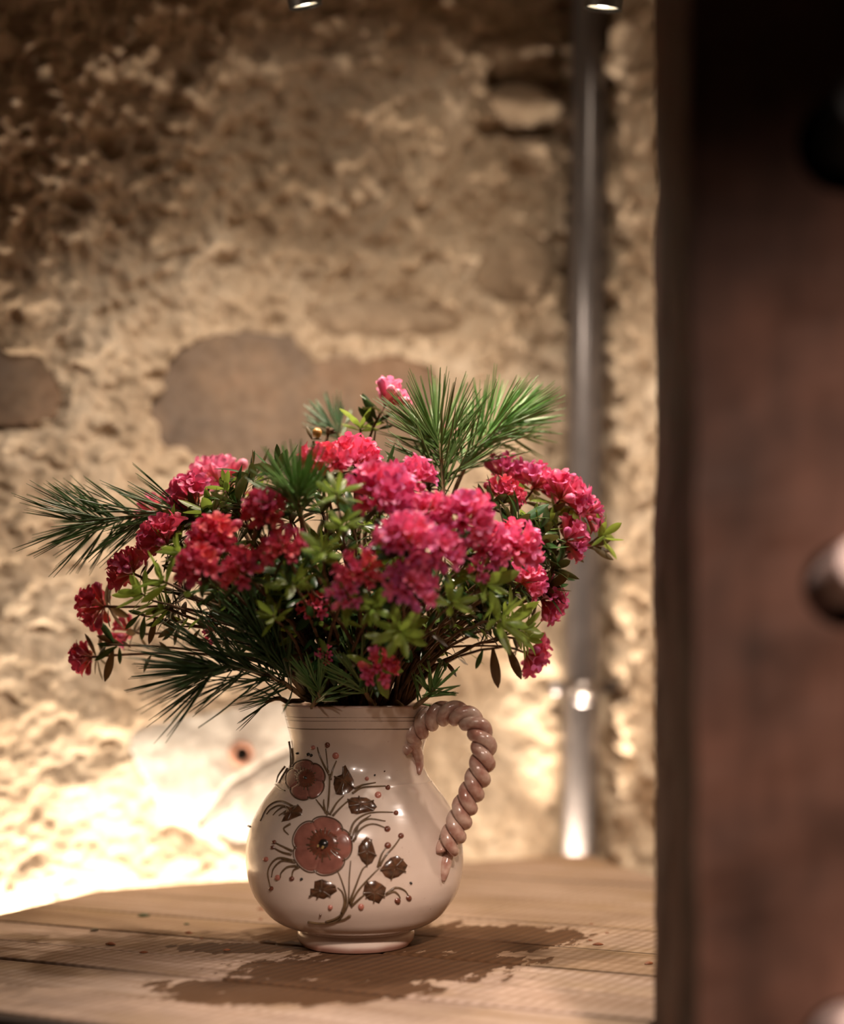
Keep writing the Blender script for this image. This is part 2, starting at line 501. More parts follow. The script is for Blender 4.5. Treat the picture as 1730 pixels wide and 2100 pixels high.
STONES = [  # outline in the photograph, material, centre level, rounding, label
    ([(322, 800), (345, 742), (420, 692), (520, 680), (600, 690), (650, 725), (720, 738), (800, 722), (860, 742), (905, 775),
      (915, 990), (560, 990), (480, 965), (380, 932), (322, 905), (312, 850)], M_stone_d, -0.004, 0.0, 'large flat grey-brown stone'),
    ([(-60, 700), (0, 705), (60, 718), (112, 765), (124, 815), (112, 852), (60, 868), (-60, 872)], M_stone_d, -0.004, 0.0, 'smaller grey stone'),
    (el(1050, 108, 95, 44, rot=0.05), M_stone_b, 0.018, 1.0, 'rounded stone'),
    (el(1072, 214, 82, 42, rot=0.08), M_stone_b, 0.022, 1.0, 'rounded stone'),
    ([(262, 1505), (300, 1482), (420, 1470), (560, 1440), (660, 1450), (680, 1700), (480, 1735), (400, 1690), (342, 1680), (312, 1620), (276, 1560)],
     M_stone_p, 0.003, 0.15, 'pale smooth stone'),
    (el(790, 655, 150, 45, rot=0.05), M_stone_b, 0.006, 0.6, None),
    (el(1060, 545, 90, 75, rot=0.05), M_stone_b, 0.006, 0.6, None),
]
wl_stones = [([luv(*p) for p in poly], m, lev, rnd, lab) for poly, m, lev, rnd, lab in STONES]
cracks = [[luv(*p) for p in ((405, 1700), (440, 1655), (480, 1610), (540, 1575), (600, 1545))]]
cuts = [([luv(*p) for p in ((1010, 165), (1075, 168), (1150, 172))], 0.011, 0.040),
        ([luv(*p) for p in ((1000, 262), (1075, 262), (1145, 255))], 0.010, 0.035),
        ([luv(*p) for p in ((455, 300), (480, 270))], 0.010, 0.010),
        ([luv(*p) for p in ((1040, 735), (1090, 755), (1150, 765))], 0.006, 0.010),
        ([luv(*p) for p in ((10, 1430), (25, 1445))], 0.010, 0.012),
        ([luv(*p) for p in ((0, 880), (60, 875), (110, 870))], 0.006, 0.008)]


def wall_disp(U, Z):
    rough = np.clip(0.30 + (Z - 0.15) * 1.30, 0.28, 1.12)
    big = fbm(U, Z, 0.16, 3) * 0.022
    V = U * 0.8 + Z * 0.45; Wv = Z * 0.9 - U * 0.35
    mid = fbm(V, Wv, 0.027, 3, 0.62)
    fine = fbm(U + 5, Z + 3, 0.0105, 2, 0.6)
    pits = np.clip(fbm(V + 9, Wv * 1.5 + 2, 0.03, 2) - 0.22, 0, 1) * -0.045
    d = big + rough * (mid * 0.0175 + fine * 0.0085 + pits)
    for pts, w, dep in cuts:
        s = seg_dist(U, Z, pts); d = d - dep * np.exp(-(s / w) ** 2)
    return d


def stone_level(U, Z, sd, lev, rnd):
    k = np.clip(sd / 0.03, 0, 1)
    dome = (1 - (1 - k) ** 2)
    return lev + rnd * (dome - 1) * 0.022 + fbm(U + 2, Z + 7, 0.05, 4, 0.5) * (0.004 + 0.006 * rnd)


def grid_faces(nu, nv, keep=None):
    f = []
    for j in range(nv - 1):
        for i in range(nu - 1):
            a = j * nu + i
            f.append((a, a + 1, a + nu + 1, a + nu))
    return f


def to_world(W0, D, N, U, Z, disp):
    x = W0.x + D.x * U + N.x * disp; y = W0.y + D.y * U + N.y * disp
    return np.stack([x, y, Z], -1).reshape(-1, 3)


def fast_grid(name, V, nu, nv, mat):
    m = bpy.data.meshes.new(name); n = len(V)
    m.vertices.add(n); m.vertices.foreach_set('co', V.astype(np.float32).ravel())
    i, j = np.meshgrid(np.arange(nu - 1), np.arange(nv - 1)); a = (j * nu + i).ravel()
    q = np.stack([a, a + 1, a + nu + 1, a + nu], -1)
    nf = len(q)
    m.loops.add(nf * 4); m.loops.foreach_set('vertex_index', q.ravel().astype(np.int32))
    m.polygons.add(nf); m.polygons.foreach_set('loop_start', (np.arange(nf) * 4).astype(np.int32))
    m.polygons.foreach_set('use_smooth', np.ones(nf, bool))
    m.update(calc_edges=True); m.validate(); m.materials.append(mat)
    return m


Z0, Z1 = -0.45, 1.20
us = np.arange(-0.35, U_C + 0.0011, 0.0026); zs = np.arange(Z0, Z1, 0.0026)
U, Z = np.meshgrid(us, zs)
D = wall_disp(U, Z)
for poly, m, lev, rnd, lab in wl_stones:
    sd = sdist(U, Z, poly) + fbm(U, Z, 0.02, 2) * 0.012
    tgt = stone_level(U, Z, sd, lev, rnd) - 0.012
    k = np.clip((sd + 0.001) / 0.007, 0, 1); k = k * k * (3 - 2 * k)
    D = D * (1 - k) + np.minimum(D, tgt) * k
D = np.where(U > U_C - 0.01, D * 0 - 0.0, D)
wall_left = ob_new('wall_left', fast_grid('wall_left', to_world(LW0, LDIR, LN, U, Z, D), len(us), len(zs), M_wall))
ptag(wall_left, 'rough stone and mortar wall behind the jug, lit from below', None, None, 'structure')

for poly, m, lev, rnd, lab in wl_stones:
    a = np.array(poly); st = 0.004
    u1 = np.arange(a[:, 0].min() - 0.006, a[:, 0].max() + 0.006, st); z1 = np.arange(a[:, 1].min() - 0.006, a[:, 1].max() + 0.006, st)
    UU, ZZ = np.meshgrid(u1, z1); sd = sdist(UU, ZZ, poly)
    dd = stone_level(UU, ZZ, sd, lev, rnd)
    for c in cracks:
        dd = dd - 0.012 * np.exp(-(seg_dist(UU, ZZ, c) / 0.005) ** 2)
    V = to_world(LW0, LDIR, LN, UU, ZZ, dd); nu = len(u1)
    okv = (sd > -0.004).ravel(); idx = -np.ones(len(V), int); idx[okv] = np.arange(okv.sum())
    fs = []
    for j in range(len(z1) - 1):
        for i in range(nu - 1):
            q = (j * nu + i, j * nu + i + 1, (j + 1) * nu + i + 1, (j + 1) * nu + i)
            if all(okv[k] for k in q): fs.append(tuple(int(idx[k]) for k in q))
    o = ob_new('stone', me_new('stone', V[okv], fs, [m]), wall_left)
    so = o.modifiers.new('thickness', 'SOLIDIFY'); so.thickness = 0.02; so.offset = -1
    if lab: o['label'] = lab

# rusty sleeve set in the pale stone
u, z = luv(490, 1545); c = LW0 + LDIR * u + LN * 0.011; c.z = z
mb = MB(); mb.lathe([(0.0090, -0.02), (0.0090, 0.0), (0.0098, 0.0018), (0.0125, 0.0022), (0.0143, 0.0008), (0.0143, -0.02)], 20, LN, c)
sl = mb.build('pipe_sleeve', M_rust, wall_left); sl['label'] = 'round rust-ringed hole in the pale stone'
mb = MB(); mb.lathe([(0.0001, -0.004), (0.0091, -0.004)], 20, LN, c); h = ob_new('bore_shade', mb.mesh('bore_shade', M_hole_shade), sl)  # near-black disc paints the shade inside the hole

# right wall
us = np.arange(-0.0, 1.15, 0.0045); zs = np.arange(Z0, Z1, 0.0045)
s0 = (CORNER - RW0).dot(RDIR)
U, Z = np.meshgrid(us + s0, zs)
D = fbm(U + 3, Z + 8, 0.12, 3) * 0.016 + fbm(U, Z, 0.035, 3, 0.6) * 0.016 + fbm(U * 0.6 + 4, Z + 1, 0.014, 2, 0.6) * 0.012 - np.clip(fbm(U * 0.5 + 2, Z + 5, 0.04, 2) - 0.2, 0, 1) * 0.06
for px, py, r, dep in ((1290, 130, 9, .02), (1288, 318, 17, .035), (1292, 225, 12, .02), (1298, 435, 8, .02), (1282, 500, 13, .02), (1276, 585, 9, .02),
                       (1290, 640, 9, .02), (1266, 822, 10, .025), (1280, 720, 8, .012), (1270, 1170, 12, .010), (1300, 1300, 10, .006)):
    u, z = ruv(px, py); rr = r * 1.7 / F
    D = D - 2.0 * dep * np.exp(-(((U - u) / (rr * 2.4)) ** 2 + ((Z - z) / rr) ** 2) ** 2)
D = np.where(U < s0 + 0.01, 0, D)
wr = ob_new('wall_right', fast_grid('wall_right', to_world(RW0, RDIR, RN, U, Z, D), len(us), len(zs), M_wall))
ptag(wr, 'narrow pitted stone wall to the right of the steel pipe', None, None, 'structure')

# ceiling and floor of the recess, outside the frame
mb = MB(); mb.box((0.1, 1.1, 1.32), (2.6, 2.2, 0.04)); o = mb.build('ceiling', M_plaster, None, False); o['kind'] = 'structure'
mb = MB(); mb.box((0.1, 0.7, -0.475), (3.0, 3.4, 0.05)); o = mb.build('floor', M_plaster, None, False); o['kind'] = 'structure'

# ------------------------------------------------------------------ post
PX0, PY0, PX1, PY1 = 0.1385, 0.72, 0.40, 0.95
def post_mesh():
    bm = bmesh.new()
    nx, ny, nz = 26, 24, 150
    zl, zh = -0.45, 1.15
    def pt(u, v, w):
        # left face leans from the near edge (x .1385) to the far edge (x .157)
        y = PY0 + (PY1 - PY0) * v
        xl = 0.1385 + (0.1572 - 0.1385) * v
        return Vector((xl + (PX1 - xl) * u, y, zl + (zh - zl) * w))
    def face(fn, na, nb, flip):
        vs = [[bm.verts.new(fn(a / na, b / nb)) for a in range(na + 1)] for b in range(nb + 1)]
        for b in range(nb):
            for a in range(na):
                q = [vs[b][a], vs[b][a + 1], vs[b + 1][a + 1], vs[b + 1][a]]
                bm.faces.new(q[::-1] if flip else q)
    face(lambda a, b: pt(a, 0, b), nx, nz, False)
    face(lambda a, b: pt(a, 1, b), nx, nz, True)
    face(lambda a, b: pt(0, a, b), ny, nz, True)
    face(lambda a, b: pt(1, a, b), ny, nz, False)
    face(lambda a, b: pt(a, b, 1), nx, ny, False)
    face(lambda a, b: pt(a, b, 0), nx, ny, True)
    bmesh.ops.remove_doubles(bm, verts=bm.verts, dist=1e-5)
    bm.normal_update()
    co = np.array([v.co for v in bm.verts]); no = [v.normal.copy() for v in bm.verts]
    d1 = fbm(co[:, 2] * 1.0 + 4, co[:, 0] * 0.5 + co[:, 1] * 0.5 + 1, 0.16, 3) * 0.009 + fbm(co[:, 2] + 1, co[:, 1] + co[:, 0], 0.03, 2) * 0.0030
    for v, n, d in zip(bm.verts, no, d1): v.co += n * float(d)
    m = bpy.data.meshes.new('post'); bm.to_mesh(m); bm.free(); return m
post = empty('timber_post', ((PX0 + PX1) / 2, (PY0 + PY1) / 2, -0.45), 'thick dark brown timber post with peg holes, at the right edge, out of focus', 'post')
tmp = bpy.data.objects.new('tmp', post_mesh()); COL.objects.link(tmp)
HOLES = [(1728, 300, 0.0245), (1735, 1200, 0.0215), (1735, 2140, 0.0215)]
PEG_AX = Vector((0.10, -0.97, 0.22)).normalized()
cut = []
for px, py, r in HOLES:
    c = P(px, py, PY0); mb = MB(); mb.tube([c + PEG_AX * 0.05, c - PEG_AX * 0.12], r, 28); co_ = ob_new('cut', mb.mesh('cut', M_post, False)); cut.append(co_)
    b = tmp.modifiers.new('b', 'BOOLEAN'); b.object = co_; b.operation = 'DIFFERENCE'; b.solver = 'EXACT'
bpy.context.view_layer.update()
dg = bpy.context.evaluated_depsgraph_get()
pm = bpy.data.meshes.new_from_object(tmp.evaluated_get(dg)); pm.name = 'beam'
pm.materials.clear(); pm.materials.append(M_post)
for o in [tmp] + cut: bpy.data.objects.remove(o)
pm.polygons.foreach_set('use_smooth', [False] * len(pm.polygons))
o = ob_new('beam', pm, post, -Vector(post.location))
for (px, py, r), (mt, rp, ln, lab) in zip(HOLES, ((M_pegd, 0.0175, 0.030, 'black peg in the uppermost hole of the dark post, top right'),
                                               (M_peg, 0.0145, 0.022, 'pale rounded peg in the middle hole of the dark post'),
                                               (M_peg, 0.0145, 0.022, 'pale peg low on the dark post, cut by the bottom right corner'))):
    c = P(px + 8, py - 22, PY0); pf = [(0.0001, -0.10), (rp * 0.9, -0.10), (rp, -0.09), (rp, ln - 0.003), (rp * 0.97, ln - 0.001), (rp * 0.88, ln), (0.0001, ln + 0.0006)]
    t = empty('wooden_peg', c, lab, 'peg', None)
    mb = MB(); mb.lathe(pf, 28, PEG_AX, c); mb.build('peg_shaft', mt, t)

# ------------------------------------------------------------------ shelf of boards
TH = 0.034
ang = math.radians(-22.5)
BD = Vector((math.cos(ang), math.sin(ang))); BN = Vector((-BD.y, BD.x))
SEAM = [0.792, 0.866, 0.941, 1.004, 1.079, 1.161, 1.2605, 1.395, 1.53, 1.66, 1.80]


def clip(poly, n, c, keep_less=True):
    out = []
    for i in range(len(poly)):
        a, b = poly[i], poly[(i + 1) % len(poly)]
        da, db = a.dot(n) - c, b.dot(n) - c
        if not keep_less: da, db = -da, -db
        if da <= 0: out.append(a)
        if (da < 0 < db) or (db < 0 < da): out.append(a + (b - a) * (da / (da - db)))
    return out


ln2 = Vector((-LN.x, -LN.y)); lc = ln2.dot(Vector((L0.x, L0.y)))
rn2 = Vector((-RN.x, -RN.y)); rc = rn2.dot(Vector((R0.x, R0.y)))
table = empty('corner_shelf', (-0.05, 1.2, -TH), 'corner shelf of pale weathered boards with a dark wet stain', 'shelf')
wave = lambda x: 0.0016 * math.sin(x * 31) + 0.001 * math.sin(x * 83 + 1)
for k in range(len(SEAM) - 1):
    a, b = SEAM[k] + (0.0032 if k == 6 else 0.0018), SEAM[k + 1] - 0.0016
    poly = [BD * -0.9 + BN * a, BD * 0.6 + BN * a, BD * 0.6 + BN * b, BD * -0.9 + BN * b]
    # irregular saw cut at the wall ends
    jit = random.uniform(-0.002, 0.002)
    poly = clip(poly, ln2, lc + jit); poly = clip(poly, rn2, rc + jit)
    poly = clip(poly, Vector((0, 1)), 1.805)
    if len(poly) < 3: continue
    # left face of the post is slanted
    nv = Vector((-(PY1 - PY0), 0.1572 - 0.1385)).normalized()
    rect = [(nv, nv.dot(Vector((0.1385, PY0))) + 0.005), (Vector((0, 1)), PY1 + 0.004), (Vector((0, -1)), -(PY0 - 0.004))]
    bm = bmesh.new()
    bm.faces.new([bm.verts.new((p.x, p.y, 0)) for p in poly])
    for n, c in rect:                                   # cut the post's outline out of the board
        bmesh.ops.bisect_plane(bm, geom=bm.verts[:] + bm.edges[:] + bm.faces[:], plane_co=(n.x * c, n.y * c, 0), plane_no=(n.x, n.y, 0))
    kill = [f for f in bm.faces if all(Vector(f.calc_center_median()[:2]).dot(n) < c for n, c in rect)]
    if kill: bmesh.ops.delete(bm, geom=kill, context='FACES')
    bmesh.ops.dissolve_edges(bm, edges=[e for e in bm.edges if len(e.link_faces) == 2], use_verts=False)
    bmesh.ops.dissolve_limit(bm, angle_limit=0.01, verts=bm.verts[:], edges=bm.edges[:])
    for f in bm.faces:
        f.normal_update()
        if f.normal.z < 0: f.normal_flip()
    ext = bmesh.ops.extrude_face_region(bm, geom=list(bm.faces))
    for e in ext['geom']:
        if isinstance(e, bmesh.types.BMVert): e.co.z -= TH
    # the extrude moved the new faces down: recalc outward
    bmesh.ops.recalc_face_normals(bm, faces=bm.faces)
    es = [e for e in bm.edges if all(v.co.z > -0.001 for v in e.verts) and len(e.link_faces) == 2 and abs(e.link_faces[0].normal.z - e.link_faces[1].normal.z) > 0.5]
    bmesh.ops.bevel(bm, geom=es, offset=0.0014, segments=2, affect='EDGES', profile=0.6)
    dz = [0.0, -0.0012, 0.0, -0.0006, 0.0, 0.0, 0.0, -0.0015, 0.0, -0.001][k % 10]
    for v in bm.verts: v.co.z += dz
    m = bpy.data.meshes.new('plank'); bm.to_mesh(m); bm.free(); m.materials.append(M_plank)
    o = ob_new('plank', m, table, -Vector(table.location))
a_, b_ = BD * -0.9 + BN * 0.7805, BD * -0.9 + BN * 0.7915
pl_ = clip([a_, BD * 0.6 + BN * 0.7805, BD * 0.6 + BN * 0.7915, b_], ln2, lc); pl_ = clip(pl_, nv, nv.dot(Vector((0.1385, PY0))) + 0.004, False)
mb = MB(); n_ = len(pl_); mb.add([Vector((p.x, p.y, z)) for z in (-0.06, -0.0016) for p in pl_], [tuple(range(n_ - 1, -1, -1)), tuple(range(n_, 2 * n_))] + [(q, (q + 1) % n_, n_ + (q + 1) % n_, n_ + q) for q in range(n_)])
o = mb.build('edge_shade_strip', M_edge_shade, table, False); o['label'] = 'dark strip added for the shade under the shelf front edge'  # added strip, its dark colour standing for shade below the boards' edge

# ------------------------------------------------------------------ steel pipe in the corner
pc = P(1190, 1740, 1.85); pr = 0.0238
top = P(1210, 20, 1.85); axp = (top - pc).normalized()
pipe = empty('steel_pipe', pc + axp * (-0.45 - pc.z) / axp.z, 'tall grey steel pipe standing in the wall corner', 'pipe')
mb = MB(); mb.tube([pc + axp * t for t in np.linspace((-0.45 - pc.z) / axp.z, (1.28 - pc.z) / axp.z, 12)], pr, 40); mb.build('tube', M_steel, pipe)
cc = P(1196, 1412, 1.85)
mb = MB(); mb.lathe([(pr + 0.0002, -0.011), (pr + 0.0035, -0.011), (pr + 0.0035, 0.011), (pr + 0.0002, 0.011)], 40, axp, cc)
clampo = mb.build('pipe_clamp', M_clamp, pipe)
mb = MB(); mb.lathe([(0.0001, 0.004), (0.006, 0.0035), (0.0075, 0.0), (0.0075, -0.003)], 20, (0, -1, 0.05), cc + Vector((0.0, -pr - 0.004, -0.014)))
for sx, nm in ((-1, 'clamp_lug'), (1, 'clamp_lug')):
    mb2 = MB(); mb2.box(cc + Vector((sx * (pr + 0.011), 0, 0.002)), (0.024, 0.006, 0.016)); ob_new(nm, mb2.mesh(nm, M_clamp, False), clampo)
mb2 = MB(); mb2.lathe([(0.0001, 0.007), (0.005, 0.0065), (0.0078, 0.003), (0.0085, -0.004)], 20, (0, -1, 0.1), cc + Vector((-pr - 0.013, -0.004, 0.0))); o = ob_new('bolt_head', mb2.mesh('bolt_head', M_bolt), clampo)
mb2 = MB(); mb2.lathe([(0.0001, 0.003), (0.010, 0.0022), (0.0145, 0.0), (0.0145, -0.004)], 24, (0, -1, 0.05), cc + Vector((-0.002, -pr - 0.0005, -0.012))); mb2.v = [Vector((v.x, v.y, cc.z - 0.014 + (v.z - cc.z + 0.012) * 0.55)) for v in mb2.v]
o = ob_new('clamp_screw', mb2.mesh('clamp_screw', M_bolt), clampo)

# ------------------------------------------------------------------ ceiling spotlights
def downlight(px, py, d, wpx, label, power, tilt, cone):
    c = P(px, py, d); r = wpx / 2 * d / F
    ax = Vector((tilt[0], tilt[1], -1)).normalized()
    t = empty('spotlight', c - ax * 0.075 + Vector((0, 0, 0.0)), label, 'lamp', 'black spotlights hanging above the shelf')
    mb = MB(); mb.lathe([(r * 0.93, -0.004), (r * 0.94, 0.0), (r, 0.0), (r, -0.07), (r * 0.75, -0.075), (0.0001, -0.075)], 40, ax, c); mb.build('lamp_body', M_can, t)
    mb = MB(); mb.lathe([(0.0001, -0.0035), (r * 0.93, -0.0035)], 40, ax, c); mb.build('lens', M_lens, t)
    mb = MB(); mb.lathe([(0.0001, -0.0020), (r * 0.24, -0.0022), (r * 0.30, -0.0035)], 24, ax, c); mb.build('led', M_led, t)
    mb = MB(); q = c - ax * 0.074; mb.tube([q, Vector((q.x, q.y, 1.30))], 0.006, 12); mb.build('stem', M_can, t)
    s = spot('spotlight_beam', c + ax * 0.004, c + ax, power, WARM, cone, 1.0, r * 0.6)
    return t
downlight(627, 14, 1.30, 70, 'small black spotlight with glowing lens at the top, left of the two', 13, (0.20, 0.28), 146)
downlight(1235, 19, 1.30, 80, 'small black spotlight with glowing lens at the top, in front of the pipe', 17, (-0.10, 0.27), 130)

# ------------------------------------------------------------------ jug
JD = 1.22; PXM = JD / F
jz = lambda py: H - (py - HY) * PXM
PROF = [(1935, 100), (1934.5, 109), (1930, 114), (1922, 119), (1912, 120), (1907, 119), (1904, 117), (1902, 115), (1900, 117), (1897, 128), (1890, 149), (1877, 171),
        (1860, 187), (1830, 207.5), (1790, 219.5), (1745, 222), (1700, 216), (1668, 203), (1640, 187), (1620, 172), (1608, 162.5), (1602, 158), (1599, 156.5), (1596, 153),
        (1583, 144), (1565, 137), (1545, 134.5), (1520, 138), (1490, 147.5), (1465, 156), (1450, 161), (1446, 162.5)]
pz = np.array([jz(a) for a, b in PROF]); prd = np.array([b * PXM for a, b in PROF])
zz = []; rr_ = []
cr = crom([Vector((b * PXM, jz(a), 0)) for a, b in PROF], 4)
zz = np.array([v.y for v in cr]); rr_ = np.array([v.x for v in cr])
AXZ = [jz(1935), jz(1740), jz(1600), jz(1445)]; AXX = [(p - CX) * PXM for p in (730, 727, 729, 741)]
jcx = lambda z: np.interp(z, AXZ, AXX)
jr = lambda z: np.interp(z, zz, rr_)
jug = empty('jug', (float(jcx(0)), JD, 0), 'cream glazed pottery jug with raised brown flowers and rope handle, holding the bouquet', 'jug')
prof_full = [(float(r), float(z)) for r, z in zip(rr_, zz)]
inner = [(1443.5, 160), (1444, 155), (1452, 152), (1490, 139), (1545, 126), (1600, 146), (1700, 206), (1790, 210), (1880, 150), (1893, 5)]
prof_full = [(0.0005, 0.002), (95 * PXM, 0.002)] + prof_full + [(b * PXM, jz(a)) for a, b in inner]
def jug_lathe(prof, n=112):
    mb = MB(); v = []; f = []
    for r, z in prof:
        for k in range(n):
            a = 2 * math.pi * k / n
            v.append(Vector((float(jcx(z)) + r * math.cos(a), JD + r * math.sin(a), z)))
    for i in range(len(prof) - 1):
        for k in range(n):
            k2 = (k + 1) % n
            f.append((i * n + k, i * n + k2, (i + 1) * n + k2, (i + 1) * n + k))
    mb.add(v, f); return mb
body = jug_lathe(prof_full).build('body', M_jug, jug)


def jug_hit(px, py):
    """points and outward normals of the jug's surface behind the given pixels (numpy)"""
    px = np.atleast_1d(np.asarray(px, float)); py = np.atleast_1d(np.asarray(py, float))
    rx = (px - CX) / F; rz = -(py - HY) / F
    ds = np.linspace(JD - 0.10, JD + 0.001, 300)
    X = rx[:, None] * ds; Zs = H + rz[:, None] * ds
    g = np.hypot(X - jcx(Zs), ds - JD) - jr(Zs)
    i = np.argmax(g < 0, axis=1); none = ~(g < 0).any(axis=1); i = np.where(none, np.argmin(g, axis=1), np.maximum(i, 1))
    ar = np.arange(len(px)); g1 = g[ar, i]; g0 = g[ar, i - 1]
    t = np.where(none, 0, g0 / (g0 - g1 + 1e-12)); d = ds[i - 1] + t * (ds[i] - ds[i - 1])
    x = rx * d; z = H + rz * d
    e = 1e-4; dr = (jr(z + e) - jr(z - e)) / (2 * e)
    nx = x - jcx(z); ny = d - JD; l = np.hypot(nx, ny) + 1e-9
    N = np.stack([nx / l, ny / l, -dr], -1); N /= np.linalg.norm(N, axis=1)[:, None]
    return np.stack([x, d, z], -1), N


def relief_patch(outline, h0, h1, rings=5, rim=0.0):
    """raised patch on the jug: outline in photograph pixels; height h0 at the edge, h1 at the middle"""
    o = np.array(outline); c = o.mean(0); n = len(o); pts = [c]; hs = [h1]
    for k in range(1, rings + 1):
        t = k / rings
        for p in o:
            pts.append(c + (p - c) * t); hs.append(h0 + (h1 - h0) * (1 - t ** 2) + rim * math.exp(-((t - 0.9) / 0.12) ** 2))
    pts = np.array(pts); Pp, N = jug_hit(pts[:, 0], pts[:, 1]); hs = np.array(hs)
    hs[-n:] = -0.0006
    V = Pp + N * hs[:, None]; f = []
    for i in range(n): f.append((0, 1 + i, 1 + (i + 1) % n))
    for k in range(rings - 1):
        a = 1 + k * n; b = a + n
        for i in range(n):
            f.append((a + i, b + i, b + (i + 1) % n, a + (i + 1) % n))
    mb = MB(); mb.add([Vector(v) for v in V], f); return mb


def relief_line(mb, pts, r, h=0.2, taper=False):
    q = crom([Vector((a, b, 0)) for a, b in pts], 5)
    Pp, N = jug_hit([v.x for v in q], [v.y for v in q])
    n = len(q); rad = [r * PXM * (1 - 0.55 * (i / n if taper else 0)) for i in range(n)]
    mb.tube([Vector(p + nn * (rad[i] * h)) for i, (p, nn) in enumerate(zip(Pp, N))], rad, 7)


def joff(o): return o


def relief_flower(cx, cy, R, sx, sy, rot, label, ctr, extra):
    base = MB(); ou = [(cx + ctr[0] + R * 0.55 * sx * math.cos(a), cy + ctr[1] + R * 0.55 * sy * math.sin(a)) for a in np.linspace(0, 2 * math.pi, 25)[:-1]]
    b = relief_patch(ou, 0.0012, 0.0016).build('relief_flower', M_petc, jug); b['label'] = label
    for k in range(5):
        a0 = rot + 2 * math.pi * k / 5; w = math.pi / 5 * 1.12; pts = []
        for t in np.linspace(-1, 1, 13):
            a = a0 + t * w; rr = R * (1 - 0.16 * abs(t) ** 3.5)
            pts.append((cx + rr * sx * math.cos(a), cy + rr * sy * math.sin(a)))
        for t in np.linspace(1, -1, 7)[:]:
            a = a0 + t * w; rr = R * 0.30
            pts.append((cx + ctr[0] + rr * sx * math.cos(a), cy + ctr[1] + rr * sy * math.sin(a)))
        mb = relief_patch(pts, 0.0007, 0.0011, 5, 0.0006)
        ob_new('petal', mb.mesh('petal', M_pet), b)
        ol = MB(); relief_line(ol, pts[:13], 1.3, 0.8); ob_new('petal_outline', ol.mesh('petal_outline', M_line), b)
    st = MB(); rg = random.Random(int(cx))
    for k in range(22):
        a = 2 * math.pi * k / 22 + rg.uniform(-.08, .08); r0, r1 = R * rg.uniform(.2, .3), R * rg.uniform(.42, .62)
        relief_line(st, [(cx + ctr[0] + r * sx * math.cos(a), cy + ctr[1] + r * sy * math.sin(a)) for r in (r0, (r0 + r1) / 2, r1)], 1.5, 1.4)
    o = ob_new('stamens', st.mesh('stamens', M_line), b); o['kind'] = 'stuff'
    e = relief_patch([(cx + ctr[0] + R * extra * math.cos(a), cy + ctr[1] + R * extra * math.sin(a)) for a in np.linspace(0, 2 * math.pi, 13)[:-1]], 0.001, 0.0034)
    ob_new('flower_eye', e.mesh('flower_eye', M_black), b)
    if extra > 0.15:
        y = MB(); relief_line(y, [(cx + 3, cy + 6), (cx + 6, cy + 1)], 2.0, 5); relief_line(y, [(cx - 6, cy + 3), (cx - 5, cy - 2)], 1.6, 5)
        ob_new('eye_fleck', y.mesh('eye_fleck', M_ylw), b)


relief_flower(660, 1735, 62, 1.0, 0.98, -math.pi / 2 + 0.25, 'large raised terracotta flower', (4, -4), 0.20)
relief_flower(627, 1600, 43, 0.96, 0.98, -math.pi / 2 - 0.2, 'smaller raised terracotta flower', (1, -3), 0.10)


def leafy(pts, mat=M_leafr, lab=None, lobes=()):
    b = relief_patch(pts, 0.0006, 0.0022, 4).build('relief_leaf', mat, jug)
    if lab: b['label'] = lab
    v = MB(); c = np.array(pts).mean(0)
    for i in range(0, len(pts), 2):
        p = np.array(pts[i]); relief_line(v, [tuple(c * .9 + p * .1), tuple(c * .4 + p * .6), tuple(c * .08 + p * .92)], 1.7, 2.2)
    o = ob_new('leaf_veins', v.mesh('leaf_veins', M_line), b); o['kind'] = 'stuff'
leafy([(688, 1632), (682, 1612), (684, 1593), (700, 1587), (704, 1570), (708, 1566), (716, 1580), (727, 1600), (727, 1618), (716, 1628), (700, 1634)])
leafy([(710, 1640), (718, 1634), (735, 1633), (752, 1634), (768, 1643), (776, 1655), (768, 1664), (750, 1668), (732, 1672), (718, 1670), (712, 1655)])
leafy([(633, 1838), (634, 1822), (642, 1822), (643, 1806), (660, 1801), (676, 1807), (690, 1815), (694, 1828), (680, 1838), (664, 1846), (650, 1842)])
leafy([(742, 1830), (745, 1815), (752, 1806), (770, 1804), (785, 1812), (794, 1820), (790, 1838), (778, 1856), (766, 1850), (755, 1848), (748, 1840)])
leafy([(776, 1784), (788, 1768), (800, 1757), (815, 1752), (826, 1760), (838, 1774), (832, 1788), (818, 1800), (800, 1806), (788, 1800)])
leafy([(732, 1752), (733, 1735), (742, 1722), (752, 1712), (762, 1720), (768, 1738), (773, 1755), (764, 1772), (752, 1779), (740, 1768)], None or M_leafr, 'rose bud shaped raised leaf')
leafy([(588, 1655), (600, 1650), (614, 1650), (622, 1660), (620, 1672), (606, 1678), (592, 1684), (574, 1688), (582, 1670)])

